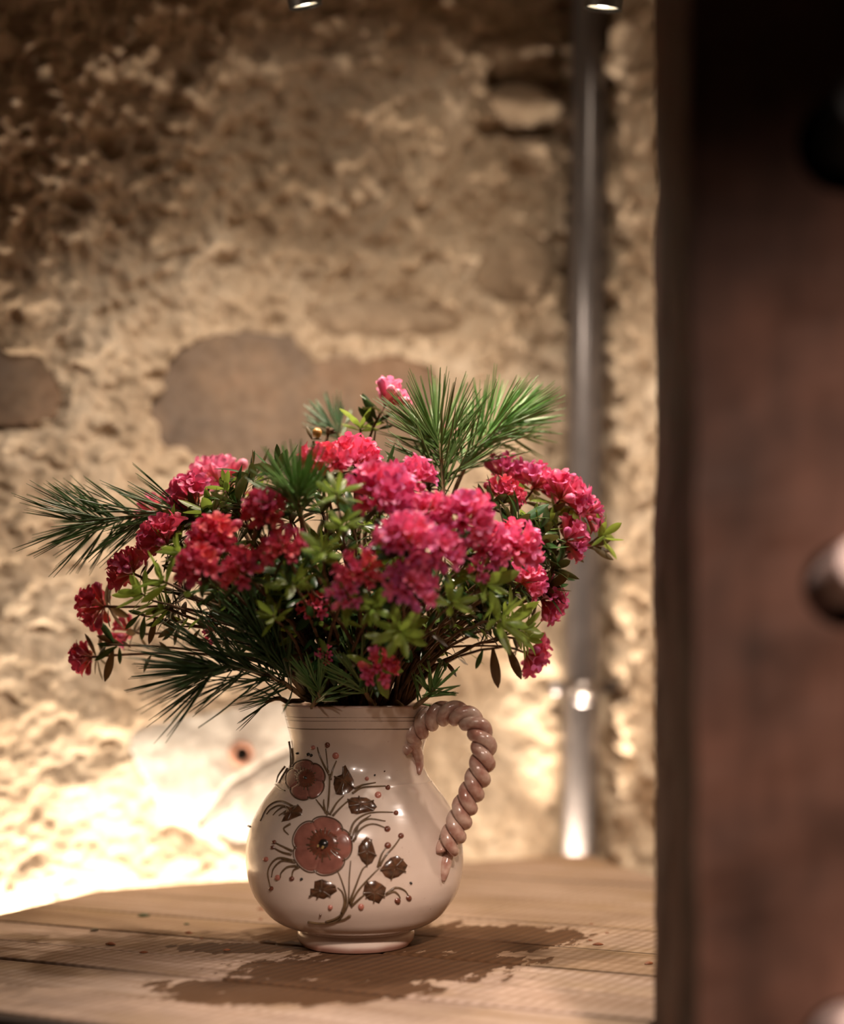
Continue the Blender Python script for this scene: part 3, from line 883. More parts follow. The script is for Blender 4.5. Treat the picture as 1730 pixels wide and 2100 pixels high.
STEM = [
    [(632, 1890), (660, 1893), (690, 1888), (706, 1870), (714, 1850), (716, 1800), (719, 1765)],
    [(668, 1890), (690, 1882), (704, 1868), (710, 1842), (700, 1805), (690, 1782)],
    [(718, 1876), (706, 1884), (690, 1890)],
    [(716, 1850), (728, 1820), (742, 1785), (752, 1775)], [(718, 1855), (735, 1825), (765, 1792), (778, 1780)],
    [(720, 1858), (740, 1840), (752, 1832)], [(700, 1872), (706, 1850), (702, 1830), (692, 1820)],
    [(672, 1670), (674, 1640), (676, 1600), (672, 1570), (668, 1535)], [(676, 1590), (664, 1568), (654, 1545), (651, 1532)], [(678, 1600), (682, 1580), (690, 1560)],
    [(672, 1672), (662, 1658), (648, 1640)], [(676, 1672), (690, 1648), (705, 1632)], [(682, 1674), (700, 1655), (722, 1636)], [(668, 1668), (664, 1650), (664, 1640)],
    [(716, 1714), (725, 1688), (745, 1672), (770, 1666), (806, 1666)], [(720, 1720), (732, 1695), (755, 1680), (790, 1684)], [(724, 1726), (740, 1700), (765, 1690), (795, 1700)],
    [(728, 1722), (736, 1690), (760, 1672)], [(726, 1618), (745, 1610), (770, 1605)], [(722, 1628), (745, 1615), (790, 1612)],
    [(778, 1776), (790, 1755), (808, 1735), (822, 1715)], [(774, 1778), (782, 1752), (795, 1733)],
    [(600, 1745), (585, 1738), (562, 1727)], [(598, 1752), (580, 1748), (560, 1738)], [(604, 1765), (570, 1760), (550, 1785), (555, 1822)], [(606, 1768), (580, 1765), (562, 1780), (557, 1798)],
    [(610, 1775), (590, 1778), (577, 1790), (575, 1800)], [(614, 1778), (602, 1785), (598, 1800)],
    [(604, 1655), (575, 1643), (550, 1655), (534, 1684)], [(600, 1660), (575, 1652), (556, 1660), (547, 1670)], [(604, 1664), (585, 1655), (570, 1662), (560, 1672)], [(604, 1668), (592, 1662), (580, 1668), (572, 1673)],
    [(596, 1690), (582, 1700), (592, 1712)], [(792, 1832), (810, 1820), (828, 1825), (838, 1838)], [(790, 1834), (806, 1828), (816, 1834), (820, 1842)],
    [(594, 1520), (597, 1545), (595, 1580), (588, 1590)], [(599, 1535), (601, 1555), (600, 1568)], [(586, 1572), (572, 1590), (567, 1605)], [(590, 1577), (578, 1595), (572, 1606)], [(566, 1610), (575, 1618), (585, 1622)],
]
for pts in STEM:
    mb = MB(); relief_line(mb, pts, 2.5, 0.6, True); mb.build('relief_stem', M_stemr, jug)
DOTS = [(642, 1533, 5, M_dot), (671, 1528, 6.5, M_petc), (688, 1550, 8, M_dot), (752, 1597, 5, M_dot), (775, 1630, 8, M_dot), (795, 1615, 6, M_petc), (812, 1667, 6, M_petc), (794, 1700, 7.5, M_petc),
        (822, 1714, 7, M_petc), (795, 1734, 8, M_petc), (838, 1842, 7, M_petc), (815, 1848, 7.5, M_petc), (740, 1860, 7.5, M_dot), (677, 1861, 6, M_dot), (556, 1822, 5.5, M_petc), (545, 1762, 6, M_dot),
        (569, 1800, 7, M_dot), (598, 1802, 6, M_petc), (562, 1727, 5, M_petc), (559, 1738, 5, M_petc), (618, 1803, 3.5, M_black), (842, 1811, 3.2, M_black), (768, 1590, 2.4, M_black), (610, 1545, 3, M_black), (632, 1547, 4, M_black), (638, 1549, 3.5, M_black),
        (788, 1582, 1.8, M_leafr), (657, 1876, 3, M_leafr), (512, 1695, 3, M_black)]
for x, y, r, m in DOTS:
    relief_patch([(x + r * math.cos(a), y + r * math.sin(a)) for a in np.linspace(0, 2 * math.pi, 11)[:-1]], 0.0005, 0.0018, 3).build('relief_dot', m, jug)
# incised lines under the rim and the shoulder ridge
for py, r, nm, mt in ((1490, 0.00035, 'incised_line', M_line), (1474, 0.0002, 'incised_line', M_leafr), (1467, 0.0002, 'incised_line', M_leafr)):
    z = jz(py); mb = MB(); n = 96
    mb.tube([Vector((float(jcx(z)) + (jr(z)) * math.cos(a), JD + (jr(z)) * math.sin(a), z + 0.0004 * math.sin(a * 3))) for a in np.linspace(0, 2 * math.pi, n)], r, 6, False)
    mb.build(nm, mt, jug)
# rope handle
hs_, hc_ = 0.80, 0.60
def hpt(px, py):
    k = (px - CX) / F; z = jz(py); ax = float(jcx(min(max(z, 0), 0.205)))
    rho = (k * JD - ax) / (hs_ + hc_ * k); d = JD - hc_ * rho
    return Vector((ax + hs_ * rho, d, H - (py - HY) * d / F))
hp = crom([hpt(*p) for p in ((838, 1540), (846, 1508), (876, 1478), (917, 1462), (957, 1472), (984, 1503), (992, 1540), (985, 1578), (970, 1618), (952, 1656), (938, 1692), (924, 1726), (914, 1748))], 14)
# resample by length
seg = [0.0]
for a, b in zip(hp, hp[1:]): seg.append(seg[-1] + (b - a).length)
Lh = seg[-1]; N_H = 220
hq = []
for i in range(N_H + 1):
    s = Lh * i / N_H; k = max(0, min(len(seg) - 2, int(np.searchsorted(seg, s) - 1))); t = (s - seg[k]) / (seg[k + 1] - seg[k])
    hq.append(hp[k].lerp(hp[k + 1], t))
plane_n = Vector((hc_, hs_, 0))      # normal of the handle's plane
turns = Lh / 0.0265
handle = bpy.data.objects.new('handle', None); COL.objects.link(handle); handle.parent = jug; handle['label'] = 'twisted rope handle with pinkish glaze'
for ph in (0, 1):
    pts = []; rad = []
    for i, p in enumerate(hq):
        t = (hq[min(i + 1, N_H)] - hq[max(i - 1, 0)]).normalized(); e1 = plane_n; e2 = t.cross(e1).normalized()
        a = -2 * math.pi * turns * i / N_H + ph * math.pi + 0.8
        pts.append(p + (e1 * math.cos(a) + e2 * math.sin(a)) * 0.0056)
        rad.append(0.0054 * min(1, 0.75 + 3 * min(i, N_H - i) / N_H))
    mb = MB(); mb.tube(pts, rad, 14); o = mb.build('rope_strand', M_handle, None); o.parent = handle; o.location = -Vector(jug.location)
for pts, rad in (([(922, 1738), (915, 1752), (910, 1772), (908, 1790), (907, 1806)], [5.5, 11, 11, 8.5, 4]), ([(838, 1520), (848, 1535), (853, 1552), (856, 1570), (857, 1588)], [9, 11, 11, 9, 4])):
    q = crom([Vector((a, b, 0)) for a, b in pts], 5); Pp, Nn = jug_hit([v.x for v in q], [v.y for v in q]); rr2 = np.interp(np.linspace(0, 1, len(q)), np.linspace(0, 1, len(rad)), rad) * PXM
    mb = MB(); mb.tube([Vector(p + n * r * 0.45) for p, n, r in zip(Pp, Nn, rr2)], list(rr2), 14); o = mb.build('handle_tail', M_handle, None); o.parent = handle; o.location = -Vector(jug.location)
# water inside, dark
mb = MB(); mb.lathe([(0.0001, 0.185), (0.0605, 0.185)], 32, None, (float(jcx(.185)), JD, 0)); mb.build('water', M_soil, jug)

# ------------------------------------------------------------------ bouquet
MOUTH = Vector((float(jcx(0.2)), JD, 0.212))
BC = P(728, 1330, 1.22)
rnd = random.Random(11)


def floret_mesh(name, mat, openness, nl=5):
    """funnel flower, length 1 along +Z: thin stalk, tube, five lobes"""
    n = 20; v = []; f = []
    rows = [(0.0, 0.028, 0), (0.30, 0.030, 0), (0.36, 0.065, 0), (0.52, 0.09, 0), (0.66, 0.125, 0.0), (0.78, 0.15 * openness + .03, 0.08), (0.87, 0.245 * openness, 0.30), (0.89 + .05 * (1 - openness), 0.345 * openness, 0.62)]
    for z, r, lob in rows:
        for k in range(n):
            a = 2 * math.pi * k / n; c = abs(math.cos(nl * a / 2)) ** 0.7
            rr = r * (1 - lob * 0.75 + lob * 1.0 * c); zz2 = z + (0.10 * lob * c)
            v.append((rr * math.cos(a), rr * math.sin(a), zz2 + 0.02 * math.sin(3 * a + z * 9) * lob * 2))
    for i in range(len(rows) - 1):
        for k in range(n):
            k2 = (k + 1) % n; f.append((i * n + k, i * n + k2, (i + 1) * n + k2, (i + 1) * n + k))
    return me_new(name, v, f, [mat])


def bud_mesh(name, mat):
    n = 8; v = []; f = []
    rows = [(0.0, 0.028), (0.30, 0.03), (0.36, 0.07), (0.55, 0.11), (0.72, 0.15), (0.86, 0.16), (0.95, 0.11), (1.0, 0.02)]
    for z, r in rows:
        for k in range(n):
            a = 2 * math.pi * k / n; v.append((r * math.cos(a) + 0.05 * z * z, r * math.sin(a), z))
    for i in range(len(rows) - 1):
        for k in range(n):
            k2 = (k + 1) % n; f.append((i * n + k, i * n + k2, (i + 1) * n + k2, (i + 1) * n + k))
    return me_new(name, v, f, [mat])


FL = {'pink': ([floret_mesh('floret', M_pink, o) for o in (1.0, 0.85, 0.7)], bud_mesh('flower_bud', M_pink)),
      'red': ([floret_mesh('floret', M_red, o) for o in (1.0, 0.85, 0.7)], bud_mesh('flower_bud', M_red)),
      'pale': ([floret_mesh('floret', M_pale, o) for o in (1.0, 0.85, 0.7)], bud_mesh('flower_bud', M_pale))}


def leaf_mesh(mat, wid, curl):
    nz, nx = 7, 4; v = []; f = []
    for i in range(nz + 1):
        t = i / nz; w = wid * (math.sin(math.pi * min(1, t * 0.96 + 0.02)) ** 0.75) * (0.75 + 0.45 * t) if i < nz else 0.012
        if t < 0.12: w = 0.03
        for k in range(nx + 1):
            x = (k / nx - 0.5) * 2
            v.append((x * w, curl * t * t - 0.10 * w / wid * (1 - x * x) * wid * 2 + 0.02, t))
    for i in range(nz):
        for k in range(nx):
            a = i * (nx + 1) + k; f.append((a, a + 1, a + nx + 2, a + nx + 1))
    return me_new('leaf', v, f, [mat])
LEAF = {'l': [leaf_mesh(M_leaf_l, 0.15, c) for c in (0.12, -0.1, 0.28)], 'd': [leaf_mesh(M_leaf_d, 0.145, c) for c in (0.15, -0.12, 0.3)], 'b': [leaf_mesh(M_leaf_b, 0.14, c) for c in (0.2, -0.15, 0.35)]}


def around(axis, theta, phi):
    axis = axis.normalized(); e1 = axis.orthogonal().normalized(); e2 = axis.cross(e1)
    return axis * math.cos(theta) + (e1 * math.cos(phi) + e2 * math.sin(phi)) * math.sin(theta)


def leaf_rot(d, up, roll=0.0):
    """leaf along d, its upper face (local -Y side is the front) turned towards up"""
    d = d.normalized(); y = (up - d * up.dot(d)); y = y.normalized() if y.length > 1e-4 else d.orthogonal().normalized()
    y = -y; x = y.cross(d); m = Matrix((x, y, d)).transposed()
    return m.to_quaternion() @ Quaternion((0, 0, 1), roll)


def stem_path(T, dirn, n=12):
    off = Vector((T.x - MOUTH.x, T.y - MOUTH.y, 0)); L = off.length
    k = min(0.046, L * 0.33); u = off / L if L > 1e-5 else Vector((0, 0, 0))
    a = rnd.uniform(-0.5, 0.5); u = Vector((u.x * math.cos(a) - u.y * math.sin(a), u.x * math.sin(a) + u.y * math.cos(a), 0))
    M = MOUTH + u * k; B = Vector((MOUTH.x - u.x * 0.015, MOUTH.y - u.y * 0.015, 0.165))
    dist = (T - M).length; lift = Vector((u.x * 0.35, u.y * 0.35, 1.0)).normalized()
    low = T.z < 0.29
    p = bez(M, M + lift * dist * (0.25 if low else 0.4), T - dirn * dist * 0.30, T, n)
    w = [p[0]]
    for i in range(1, len(p) - 1):
        w.append(p[i] + Vector((rnd.uniform(-1, 1), rnd.uniform(-1, 1), rnd.uniform(-1, 1))) * 0.0015)
    w.append(p[-1])
    return [B] + w


def add_leaf(root, base, d, L, kind, up=None):
    m = rnd.choice(LEAF[kind])
    ob_new('leaf', m, root, base - root.location, leaf_rot(d, up or Vector((0, 0, 1)), rnd.uniform(-.5, .5)), (L * rnd.uniform(.85, 1.2), L, L))


def make_stem(root, path, r0, r1, mat=M_bark, name='stem'):
    n = len(path); mb = MB(); mb.tube(path, [r0 + (r1 - r0) * i / (n - 1) for i in range(n)], 6); mb.build(name, mat, root)


def dir_for(C, bias):
    d = (C - BC); d = d.normalized() + Vector((0, 0, 0.25)) + Vector(bias)
    return d.normalized()


def flower_sprig(px, py, d, r, label, color='pink', n=12, buds=2, leaves='d', bias=(0, 0, 0), spread=1.45, whorl=6):
    R = r * 1.16 * d / F; n = int(n * 1.5); C = P(px, py, d); dirn = dir_for(C, bias); T = C - dirn * R * 0.42
    path = stem_path(T, dirn); root = empty('alpenrose_sprig', path[0], label, 'flower sprig', 'flowering alpenrose sprigs in the jug')
    make_stem(root, path, 0.0019, 0.0011)
    L = R * 1.12; ga = math.pi * (3 - 5 ** .5)
    for i in range(n):
        th = math.acos(1 - (1 - math.cos(spread)) * (i + 0.5) / n); v = around(dirn, th, i * ga + rnd.uniform(-.3, .3))
        l = L * rnd.uniform(0.86, 1.08)
        isb = i >= n - buds
        m = FL[color][1] if isb else rnd.choice(FL[color][0])
        q = v.to_track_quat('Z', 'Y') @ Quaternion((0, 0, 1), rnd.uniform(0, 6.28))
        ob_new('flower_bud' if isb else 'floret', m, root, T - root.location, q, (l, l, l))
    for i in range(whorl):
        v = around(dirn, rnd.uniform(1.3, 2.0), i * 6.283 / whorl + rnd.uniform(-.3, .3))
        add_leaf(root, T - dirn * rnd.uniform(0.002, 0.008), v, rnd.uniform(.017, .027), leaves, dirn)
    # older leaves along the upper stem
    for i in range(5):
        k = rnd.randint(6, len(path) - 2); tdir = (path[k + 1] - path[k]).normalized()
        add_leaf(root, path[k], around(tdir, rnd.uniform(.7, 1.3), rnd.uniform(0, 6.28)), rnd.uniform(.014, .022), rnd.choice('ddl'), tdir)
    return root


SP = [
    (437, 972, 1.27, 54, 'brightest pale pink flower head, topmost on the left of the bouquet', 'pale', 13, 1),
    (385, 1012, 1.22, 50, 'deep pink flower head just below the pale pink one', 'pink', 12, 2),
    (306, 1040, 1.27, 32, 'small pink flower head behind the left pine branch', 'pink', 8, 1),
    (322, 1100, 1.18, 50, 'dark red flower head under the left pine branch', 'red', 12, 2),
    (255, 1165, 1.20, 44, 'dark crimson flower head on the left edge below the pine needles', 'red', 12, 2),
    (430, 1100, 1.10, 50, 'blurred red flower head in the left middle, above a coral one', 'red', 13, 2),
    (402, 1155, 1.08, 44, 'blurred coral red flower head in the left middle', 'red', 12, 2),
    (192, 1245, 1.23, 44, 'hanging crimson flower head at the far left', 'red', 11, 3, 'd', (-.3, 0, -.5)),
    (172, 1350, 1.24, 36, 'lowest far left crimson flower head with dark leaves', 'red', 9, 3, 'd', (-.4, 0, -.4), 1.2),
    (252, 1296, 1.26, 34, 'small red flower head hidden behind leaves at lower left', 'pink', 7, 3, 'd', (-.2, 0, -.3)),
    (537, 1040, 1.08, 44, 'blurred brick red flower head left of centre, beside the dark pine tuft', 'red', 12, 2),
    (575, 1118, 1.07, 44, 'dark red flower head left of the green centre of the bouquet', 'red', 11, 2),
    (490, 1162, 1.08, 44, 'dark red flower head low in the left middle', 'red', 11, 2),
    (663, 940, 1.13, 48, 'coral pink flower head at the top centre, left half of the pair', 'red', 13, 3),
    (728, 930, 1.15, 50, 'bright pink flower head at the top centre, right half of the pair', 'pink', 13, 2),
    (783, 1000, 1.09, 62, 'big bright pink flower head in the upper centre', 'pink', 15, 2),
    (852, 968, 1.13, 42, 'pink flower head against the foot of the upright pine branch', 'pink', 11, 3),
    (800, 815, 1.25, 44, 'half-open salmon pink flower head standing tallest on its own stalk', 'pale', 9, 6, 'd', (.7, 0, .0), 1.0),
    (882, 1042, 1.08, 42, 'pink flower head below the upright pine branch', 'pink', 11, 2),
    (962, 1050, 1.08, 54, 'pink flower head right of centre with purple tinge on top', 'pink', 13, 2),
    (838, 1100, 1.05, 54, 'large blurred bright pink flower head nearest the viewer', 'pink', 14, 2),
    (908, 1122, 1.06, 48, 'blurred pink flower head right of the nearest one', 'pink', 12, 2),
    (845, 1195, 1.05, 48, 'blurred pink flower head hanging lowest in the centre', 'pink', 12, 2),
    (735, 1165, 1.06, 44, 'dark red and pink flower head in the centre, above a small pink one', 'red', 10, 2),
    (705, 1215, 1.06, 32, 'small bright pink flower head low in the centre', 'pink', 7, 2, 'l', (0, -.3, -.4)),
    (1003, 1110, 1.10, 46, 'coral pink flower head on the right middle', 'pink', 12, 2),
    (1066, 1112, 1.12, 50, 'deep pink flower head right of the coral one', 'pink', 13, 2),
    (1042, 965, 1.25, 42, 'pink flower head under the right pine branch', 'pink', 11, 2),
    (1108, 985, 1.24, 42, 'magenta flower head at the upper right', 'pink', 12, 2, 'l'),
    (1165, 1008, 1.23, 50, 'bright magenta flower head at the far upper right', 'pink', 14, 2, 'l'),
    (1212, 1050, 1.23, 32, 'small pink flower head furthest to the right', 'pink', 7, 2, 'l', (.5, 0, -.3)),
    (1040, 1008, 1.22, 38, 'dark red flower head in shade under the right pine branch', 'red', 10, 2),
    (1176, 1102, 1.22, 42, 'pink flower head beside the light green shoot at the right edge', 'pink', 11, 3, 'd', (.2, 0, -.3)),
    (1085, 1185, 1.16, 42, 'purplish pink flower head with grey-green leaves on the right', 'pink', 11, 2, 'd'),
    (1130, 1228, 1.22, 44, 'open pink flower head in front of the pipe on the lower right', 'pink', 12, 1, 'd', (.5, 0, -.4)),
    (1092, 1347, 1.24, 42, 'hanging pink flower head lowest on the right', 'pink', 10, 2, 'd', (.4, 0, -.9), 1.2),
    (778, 1368, 1.10, 36, 'sparse red flower head just above the jug rim', 'red', 8, 2, 'l', (0, -.3, 0), 1.3),
    (640, 1242, 1.12, 28, 'small dark red flower head among bare twigs in the centre', 'red', 7, 2, 'd', (0, -.3, 0)),
    (665, 1342, 1.14, 18, 'tiny dark red flower deep among the twigs above the jug', 'red', 5, 1, 'd', (0, -.3, 0)),
    (432, 1292, 1.20, 24, 'tiny pink flower head above the lower left pine branch', 'pink', 5, 2, 'd', (-.3, 0, -.2)),
    (985, 1165, 1.09, 26, 'small pink flower head below the coral one on the right', 'pink', 6, 1, 'l', (0, -.3, -.2)),
    (915, 880, 1.27, 24, 'tiny pink flowers seen through the upright pine needles', 'pink', 5, 1, 'd'),
]
for s in SP: flower_sprig(*s)


def leafy_sprig(px, py, d, L, label, group=None, n=11, kind='l', bias=(0, 0, 0), old=6, name='leafy_sprig'):
    T = P(px, py, d); dirn = dir_for(T, bias); path = stem_path(T, dirn)
    root = empty(name, path[0], label, 'leafy sprig', group)
    make_stem(root, path, 0.0017, 0.0009)
    ga = math.pi * (3 - 5 ** .5)
    for i in range(n):
        th = 0.25 + 1.1 * math.sqrt((i + .5) / n)
        add_leaf(root, T - dirn * (0.006 * i / n), around(dirn, th, i * ga), L * rnd.uniform(.75, 1.15), kind, dirn)
    for i in range(old):
        k = rnd.randint(5, len(path) - 2); td = (path[k + 1] - path[k]).normalized()
        add_leaf(root, path[k], around(td, rnd.uniform(.7, 1.4), rnd.uniform(0, 6.28)), rnd.uniform(.014, .022), rnd.choice('ddbl'), td)


GL = 'leafy sprigs showing at the outside of the bouquet'
LS = [
    (462, 1000, 1.19, .021, 'light green leafy tip right of the pale pink flower head', 'l'),
    (330, 1190, 1.12, .024, 'light green leafy tip at the lower left under the crimson flowers', 'l'),
    (285, 1215, 1.14, .022, 'olive leafy tip beside the far left hanging flower', 'l'),
    (365, 1130, 1.12, .018, 'small yellow-green leafy tip between the left red flowers', 'l'),
    (515, 975, 1.20, .028, 'dark leathery leaves right of the pale pink flower head', 'd'),
    (568, 965, 1.18, .026, 'upright dark leaves left of the top centre flowers', 'd'),
    (738, 872, 1.25, .020, 'upright lime green leafy tip beside the tallest flower', 'l'),
    (657, 1128, 1.05, .018, 'bright lime leafy tip in the middle of the bouquet', 'l'),
    (690, 1010, 1.07, .022, 'grey-green leafy tip under the top centre flowers', 'l'),
    (700, 1075, 1.06, .018, 'green leafy tip left of the nearest pink flower', 'l'),
    (560, 1262, 1.10, .019, 'bright green leafy tip above the lower left pine branch', 'l'),
    (600, 1195, 1.08, .020, 'shaded green leafy tip left of the small bright pink flower', 'l'),
    (820, 1295, 1.07, .024, 'green leafy tip hanging below the lowest centre flower', 'l'),
    (1000, 1195, 1.10, .025, 'big light green leafy tip on the right below the coral flower', 'l'),
    (1030, 1275, 1.10, .028, 'broad olive leafy tip at the lower right', 'l'),
    (1233, 1098, 1.23, .026, 'light green leafy shoot furthest right, past the pink flowers', 'l'),
    (1140, 1060, 1.24, .020, 'yellow-green leafy tip under the magenta flowers', 'l'),
    (930, 1235, 1.08, .022, 'shaded green leafy tip right of the lowest centre flower', 'l'),
    (440, 1205, 1.12, .022, 'dark green leafy tip below the left red flowers', 'd'),
    (760, 1245, 1.08, .020, 'olive leafy tip beside the small bright pink flower', 'l'),
    (1080, 1310, 1.20, .022, 'curling green leafy tip above the lowest right flower', 'l'),
    (360, 1285, 1.22, .020, 'drooping narrow leaves below the left branch', 'd'),
]
for px, py, d, L, lab, kd in LS:
    leafy_sprig(px, py, d, L, lab, GL, 11, kd, (0, 0, -0.5) if py > 1270 else (0, 0, 0))
used_rel = set()
def rel_label(prefix, px, py):
    """a label that places the sprig beside the nearest flower head, not yet used"""
    for q in sorted(SP + LS, key=lambda q: math.hypot(q[0] - px, q[1] - py)):
        dx, dy = px - q[0], py - q[1]
        r = ('below' if dy > 0 else 'above') if abs(dy) > abs(dx) else ('right of' if dx > 0 else 'left of')
        if math.hypot(dx, dy) < 22: r = 'behind'
        t = '%s %s the %s' % (prefix, r, q[4].split(',')[0])
        if len(t.split()) > 16 or t in used_rel: continue
        used_rel.add(t); return t
    raise RuntimeError('no label')
for i in range(84):          # the dense inside of the bouquet
    a = rnd.uniform(0, 6.283); k = math.sqrt(rnd.random())
    px = 735 + 410 * k * math.cos(a); py = 1120 + 165 * k * math.sin(a) + 40 * k * k * abs(math.cos(a))
    d = 1.21 - 0.12 * math.sqrt(max(0, 1 - k * k)) * rnd.uniform(-0.6, 0.85)
    leafy_sprig(px, py, d, rnd.uniform(.022, .031), rel_label('shaded leafy sprig just', px, py), 'leafy sprigs inside the bouquet', 13, rnd.choice('lddddd'), (0, 0, 0), 7)
for i in range(26):          # the leafy flanks, low on the left and on the right
    px, py = (rnd.uniform(290, 570), rnd.uniform(1120, 1265)) if i < 16 else (rnd.uniform(880, 1110), rnd.uniform(1170, 1290))
    leafy_sprig(px, py, rnd.uniform(1.13, 1.25), rnd.uniform(.018, .026), rel_label('shaded leafy sprig just', px, py), 'leafy sprigs inside the bouquet', 12, rnd.choice('dddl'), (0, 0, -0.1), 6)
for i in range(24):          # bare twigs and small leaves between jug and flowers
    px = rnd.uniform(470, 1020); py = rnd.uniform(1210, 1330); d = rnd.uniform(1.12, 1.30)
    leafy_sprig(px, py, d, rnd.uniform(.013, .020), rel_label('short bare twig', px, py), 'twigs low in the bouquet', 5, rnd.choice('ddbl'), (0, -.2, 0), 5, 'leafy_twig')


def hanging(px0, py0, px1, py1, d, label, leaves):
    """a thin side twig ending in single hanging leaves; leaves: (x0,y0,x1,y1,kind)"""
    T = P(px1, py1, d); dirn = (T - P(px0, py0, d)).normalized(); path = stem_path(P(px0, py0, d), dirn) + crom([P(px0, py0, d), P((px0 + px1) / 2, (py0 + py1) / 2 - 3, d), T], 4)[1:]
    root = empty('drooping_twig', path[0], label, 'leafy sprig', None); make_stem(root, path, 0.0017, 0.0008)
    for x0, y0, x1, y1, kd in leaves:
        a, b = P(x0, y0, d), P(x1, y1, d); v = b - a; L = v.length
        ob_new('leaf', rnd.choice(LEAF[kd]), root, a - root.location, leaf_rot(v, Vector((rnd.uniform(-.4, .4), -1, .3)), 0), (L * .9, L, L))
hanging(880, 1330, 1045, 1325, 1.22, 'thin twig with two brown hanging leaves at the lower right',
        [(1010, 1328, 1018, 1412, 'b'), (1040, 1325, 1068, 1393, 'b'), (990, 1332, 975, 1372, 'd'), (1030, 1322, 1010, 1290, 'd')])
hanging(420, 1335, 215, 1322, 1.23, 'thin dark twig reaching to the lowest far left flower, with drooping leaves',
        [(250, 1322, 195, 1300, 'b'), (240, 1325, 190, 1352, 'd'), (232, 1330, 217, 1398, 'b'), (245, 1328, 246, 1362, 'd'), (268, 1328, 250, 1312, 'b'), (235, 1320, 205, 1272, 'd'), (238, 1322, 200, 1322, 'd')])
hanging(470, 1300, 290, 1262, 1.22, 'brown leafy branch arching over the lower left pine branch',
        [(318, 1265, 308, 1322, 'b'), (296, 1264, 288, 1312, 'd'), (360, 1275, 335, 1300, 'b'), (410, 1290, 385, 1320, 'b'), (300, 1262, 262, 1250, 'd'), (340, 1270, 300, 1285, 'd'), (380, 1278, 350, 1262, 'l'), (430, 1292, 400, 1270, 'd'), (285, 1262, 255, 1290, 'd')])
hanging(1060, 1165, 1215, 1120, 1.22, 'two-pronged brown twig reaching right towards the pipe',
        [(1205, 1122, 1252, 1128, 'b'), (1212, 1120, 1256, 1150, 'b'), (1170, 1132, 1200, 1150, 'b'), (1130, 1142, 1105, 1120, 'b'), (1212, 1120, 1240, 1100, 'l'), (1120, 1148, 1150, 1128, 'b')])
hanging(760, 960, 770, 880, 1.25, 'stalk with narrow leaves under the tallest flower',
        [(768, 872, 742, 832, 'd'), (766, 876, 735, 835, 'd'), (770, 868, 800, 845, 'd'), (772, 862, 742, 805, 'd'), (775, 880, 806, 870, 'd')])
hanging(655, 960, 642, 905, 1.24, 'brown bud stalk with curled leaf at the top left of centre', [(640, 902, 628, 872, 'b'), (642, 900, 660, 898, 'b')])
b_root = [o for o in COL.objects if o.name.startswith('drooping_twig')][-1]
mb = MB(); c = P(650, 888, 1.24); n = 10
mb.lathe([(0.0001, -0.0045), (0.003, -0.0035), (0.0042, -0.0005), (0.0040, 0.002), (0.0022, 0.0042), (0.0012, 0.0036), (0.0001, 0.0038)], 14, (0.2, -0.4, 1), c); o = mb.build('seed_bud', M_bud, b_root); o['label'] = 'round orange-brown bud'
root = empty('dry_flower_head', P(672, 960, 1.25), 'dry brown spent flower head beside the round bud', 'flower sprig')
make_stem(root, [P(672, 985, 1.25), P(668, 910, 1.25), P(672, 890, 1.25)], .0012, .0016)
mb = MB()
for i in range(14):
    p = P(672 + rnd.uniform(-4, 4), 890, 1.25); v = around(Vector((.5, -.2, .8)), rnd.uniform(.1, .9), i * 2.4); mb.tube([p, p + v * .0045, p + v * .0065], [.0006, .0011, .0006], 6)
mb.build('seed_stalks', M_bark, root)['kind'] = 'stuff'


def pine(pts, n, L, label, t0=0.25, spread=(0.45, 0.95), rad=0.00085, mat=M_needle, curve=0.12, root_path=True, bark=M_bark_g, r0=0.0026):
    path = crom([P(*p) for p in pts], 8)
    if root_path:
        pre = stem_path(path[0], (path[1] - path[0]).normalized(), 8); full = pre + path[1:]
    else: full = path
    root = empty('pine_branch', full[0], label, 'pine branch', 'pine branches in the bouquet')
    make_stem(root, full, r0, 0.0016, bark, 'twig')
    mb = MB(); m = len(path) - 1
    for i in range(n):
        t = t0 + (1 - t0) * (rnd.random() ** 0.8); s = t * m; k = min(m - 1, int(s)); p = path[k].lerp(path[k + 1], s - k); td = (path[k + 1] - path[k]).normalized()
        th = rnd.uniform(*spread) * (1.0 - 0.35 * max(0, t - 0.75) / 0.25); v = around(td, th, rnd.uniform(0, 6.283)); l = L * rnd.uniform(.8, 1.08)
        for q in range(2):
            v2 = (v + Vector((rnd.uniform(-1, 1), rnd.uniform(-1, 1), rnd.uniform(-1, 1))) * 0.05).normalized(); bend = td * curve * rnd.uniform(.3, 1.2) * l
            mb.tube([p, p + v2 * l * .35 + bend * .12, p + v2 * l * .7 + bend * .5, p + v2 * l + bend], [rad * .7, rad, rad, rad * .35], 4, False)
    o = mb.build('needles', mat, root); o['kind'] = 'stuff'


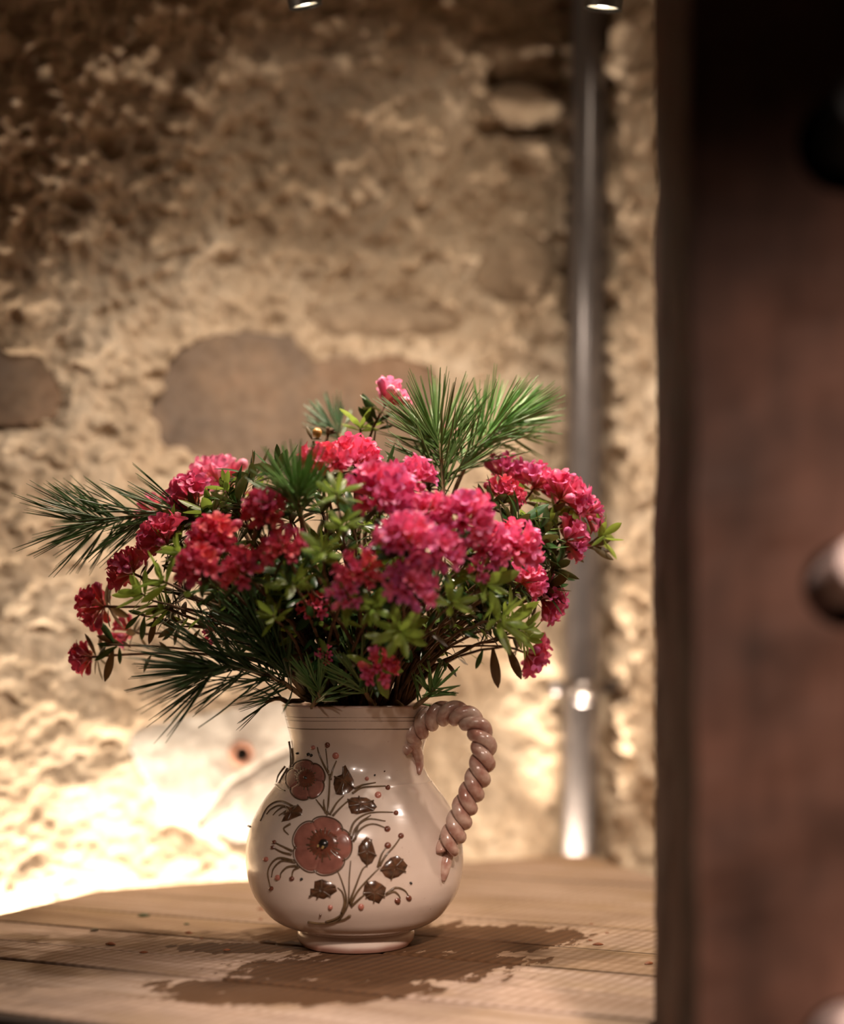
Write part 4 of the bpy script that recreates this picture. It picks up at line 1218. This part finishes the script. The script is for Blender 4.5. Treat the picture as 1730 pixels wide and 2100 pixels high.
pine([(470, 1065, 1.20), (340, 1050, 1.21), (235, 1066, 1.22), (165, 1072, 1.22)], 100, .057, 'dark green pine branch sticking out to the left of the bouquet', 0.15, (.45, 1.0), .00065, mat=M_needle_m)
pine([(630, 1435, 1.19), (565, 1392, 1.16), (480, 1368, 1.14), (425, 1374, 1.13)], 115, .066, 'blurred dark pine branch hanging over the rim at the lower left', 0.1, (.45, 1.05), .0007, mat=M_needle_shade)
pine([(905, 1110, 1.19), (908, 1000, 1.21), (903, 925, 1.22), (893, 895, 1.225)], 120, .060, 'bright green upright pine branch at the top right of centre', 0.25, (.4, 1.2), .0008)
pine([(908, 1080, 1.22), (945, 975, 1.24), (995, 895, 1.25), (1035, 868, 1.26)], 115, .056, 'bright green pine branch at the top right, pointing to the pipe', 0.3, (.35, 1.1), .0008)
pine([(735, 1000, 1.30), (700, 905, 1.33), (690, 885, 1.33)], 34, .036, 'pale blue-green pine tip blurred behind the round bud', 0.5, (.4, 1.0), mat=M_needle_b)
pine([(640, 1150, 1.12), (615, 1050, 1.10), (608, 1015, 1.09)], 75, .042, 'dark pine tuft left of the top centre flowers', 0.4, (.4, 1.3))
pine([(640, 1450, 1.165), (655, 1425, 1.160), (650, 1405, 1.158)], 40, .036, 'dark pine tuft with spread needles at the left of the jug rim', 0.0, (.3, 1.2))
pine([(850, 1450, 1.17), (880, 1425, 1.165), (890, 1412, 1.16)], 30, .026, 'small pine tip with short needles at the right of the jug rim', 0.0, (.4, 1.4))
pine([(620, 1420, 1.18), (560, 1340, 1.15), (525, 1290, 1.14)], 90, .048, 'dark pine branch pointing up between the twigs at the lower left', 0.1, (.3, .8), mat=M_needle_shade)
pine([(760, 1440, 1.16), (740, 1400, 1.15), (735, 1370, 1.15)], 50, .040, 'dark pine tuft standing in the middle of the jug mouth', 0.0, (.3, .9))
pine([(590, 1440, 1.21), (570, 1432, 1.20), (545, 1440, 1.20)], 14, .032, 'few thin dark needles hanging past the left of the jug rim', 0.0, (.2, .9), .0005, mat=M_needle_shade)

# ------------------------------------------------------------------ bits on the shelf
def bit(px, py, L, kind, label, rot):
    L *= 1.25; d = F * H / (py - HY); p = P(px, py, d); n = 6; v = []; f = []
    w = 0.30; mb = MB(); rows = 5
    for i in range(rows + 1):
        t = i / rows; ww = w * math.sin(math.pi * (0.08 + 0.88 * t)) * L
        for k in range(5):
            a = math.pi * k / 4; v.append(Vector((L * (t - .5), ww * math.cos(a), 0.0003 + ww * 0.75 * math.sin(a) + 0.10 * L * (t - .5) ** 2)))
    for i in range(rows):
        for k in range(4): f.append((i * 5 + k, i * 5 + k + 1, i * 5 + 6 + k, i * 5 + 5 + k))
    for i in range(rows): f.append((i * 5, i * 5 + 5, i * 5 + 9, i * 5 + 4))
    m = me_new('bud_scale', v, f, [kind]); o = ob_new('bud_scale', m, None, (p.x, p.y, -0.0002)); o.rotation_euler = (0, 0, rot)
    ptag(o, label, 'plant debris', 'bits of plant fallen on the shelf')
bit(194, 1908, .0085, M_leaf_b, 'tallest curled brown leaf scrap on the boards, far left', 1.0)
bit(295, 1879, .0095, M_leaf_d, 'dark green leaf scrap on the boards, furthest back on the left', 0.2)
bit(227, 1937, .0085, M_scale, 'reddish-brown bud scale on the boards, left of the stain', -0.4)
bit(295, 1954, .0060, M_scale, 'small reddish-brown bud scale in front of the other left ones', 0.2)
bit(387, 1914, .0065, M_scale, 'reddish-brown bud scale on the boards left of the jug, behind the stain tip', -0.3)
bit(413, 1925, .0032, M_scale, 'tiny brown crumb just right of the bud scale behind the stain tip', 0.6)
bit(383, 1896, .0045, M_leaf_d, 'tiny dark crumb at the board seam left of the jug', 0.1)
bit(538, 1865, .0080, M_scale, 'orange-brown bud scale close to the jug belly on the left', 0.1)
bit(534, 1886, .0045, M_scale, 'small brown crumb in front of the scale by the jug belly', 1.2)
bit(465, 1949, .0055, M_scale, 'red-brown crumb lying on the left tip of the wet stain', 0.4)
bit(1226, 1938, .0075, M_scale, 'red-brown bud scale on the boards, largest right of the stain', 0.1)
bit(1210, 1929, .0040, M_scale, 'small red crumb just behind the largest right bud scale', -0.8)
bit(1244, 1914, .0035, M_scale, 'tiny red crumb near the dark seam on the right', 0.3)
bit(1330, 1977, .0075, M_scale, 'red-brown bud scale beside the dark post', 0.7)
bit(1212, 1896, .0035, M_scale, 'tiny crumb on the boards behind the dark seam on the right', 0.2)
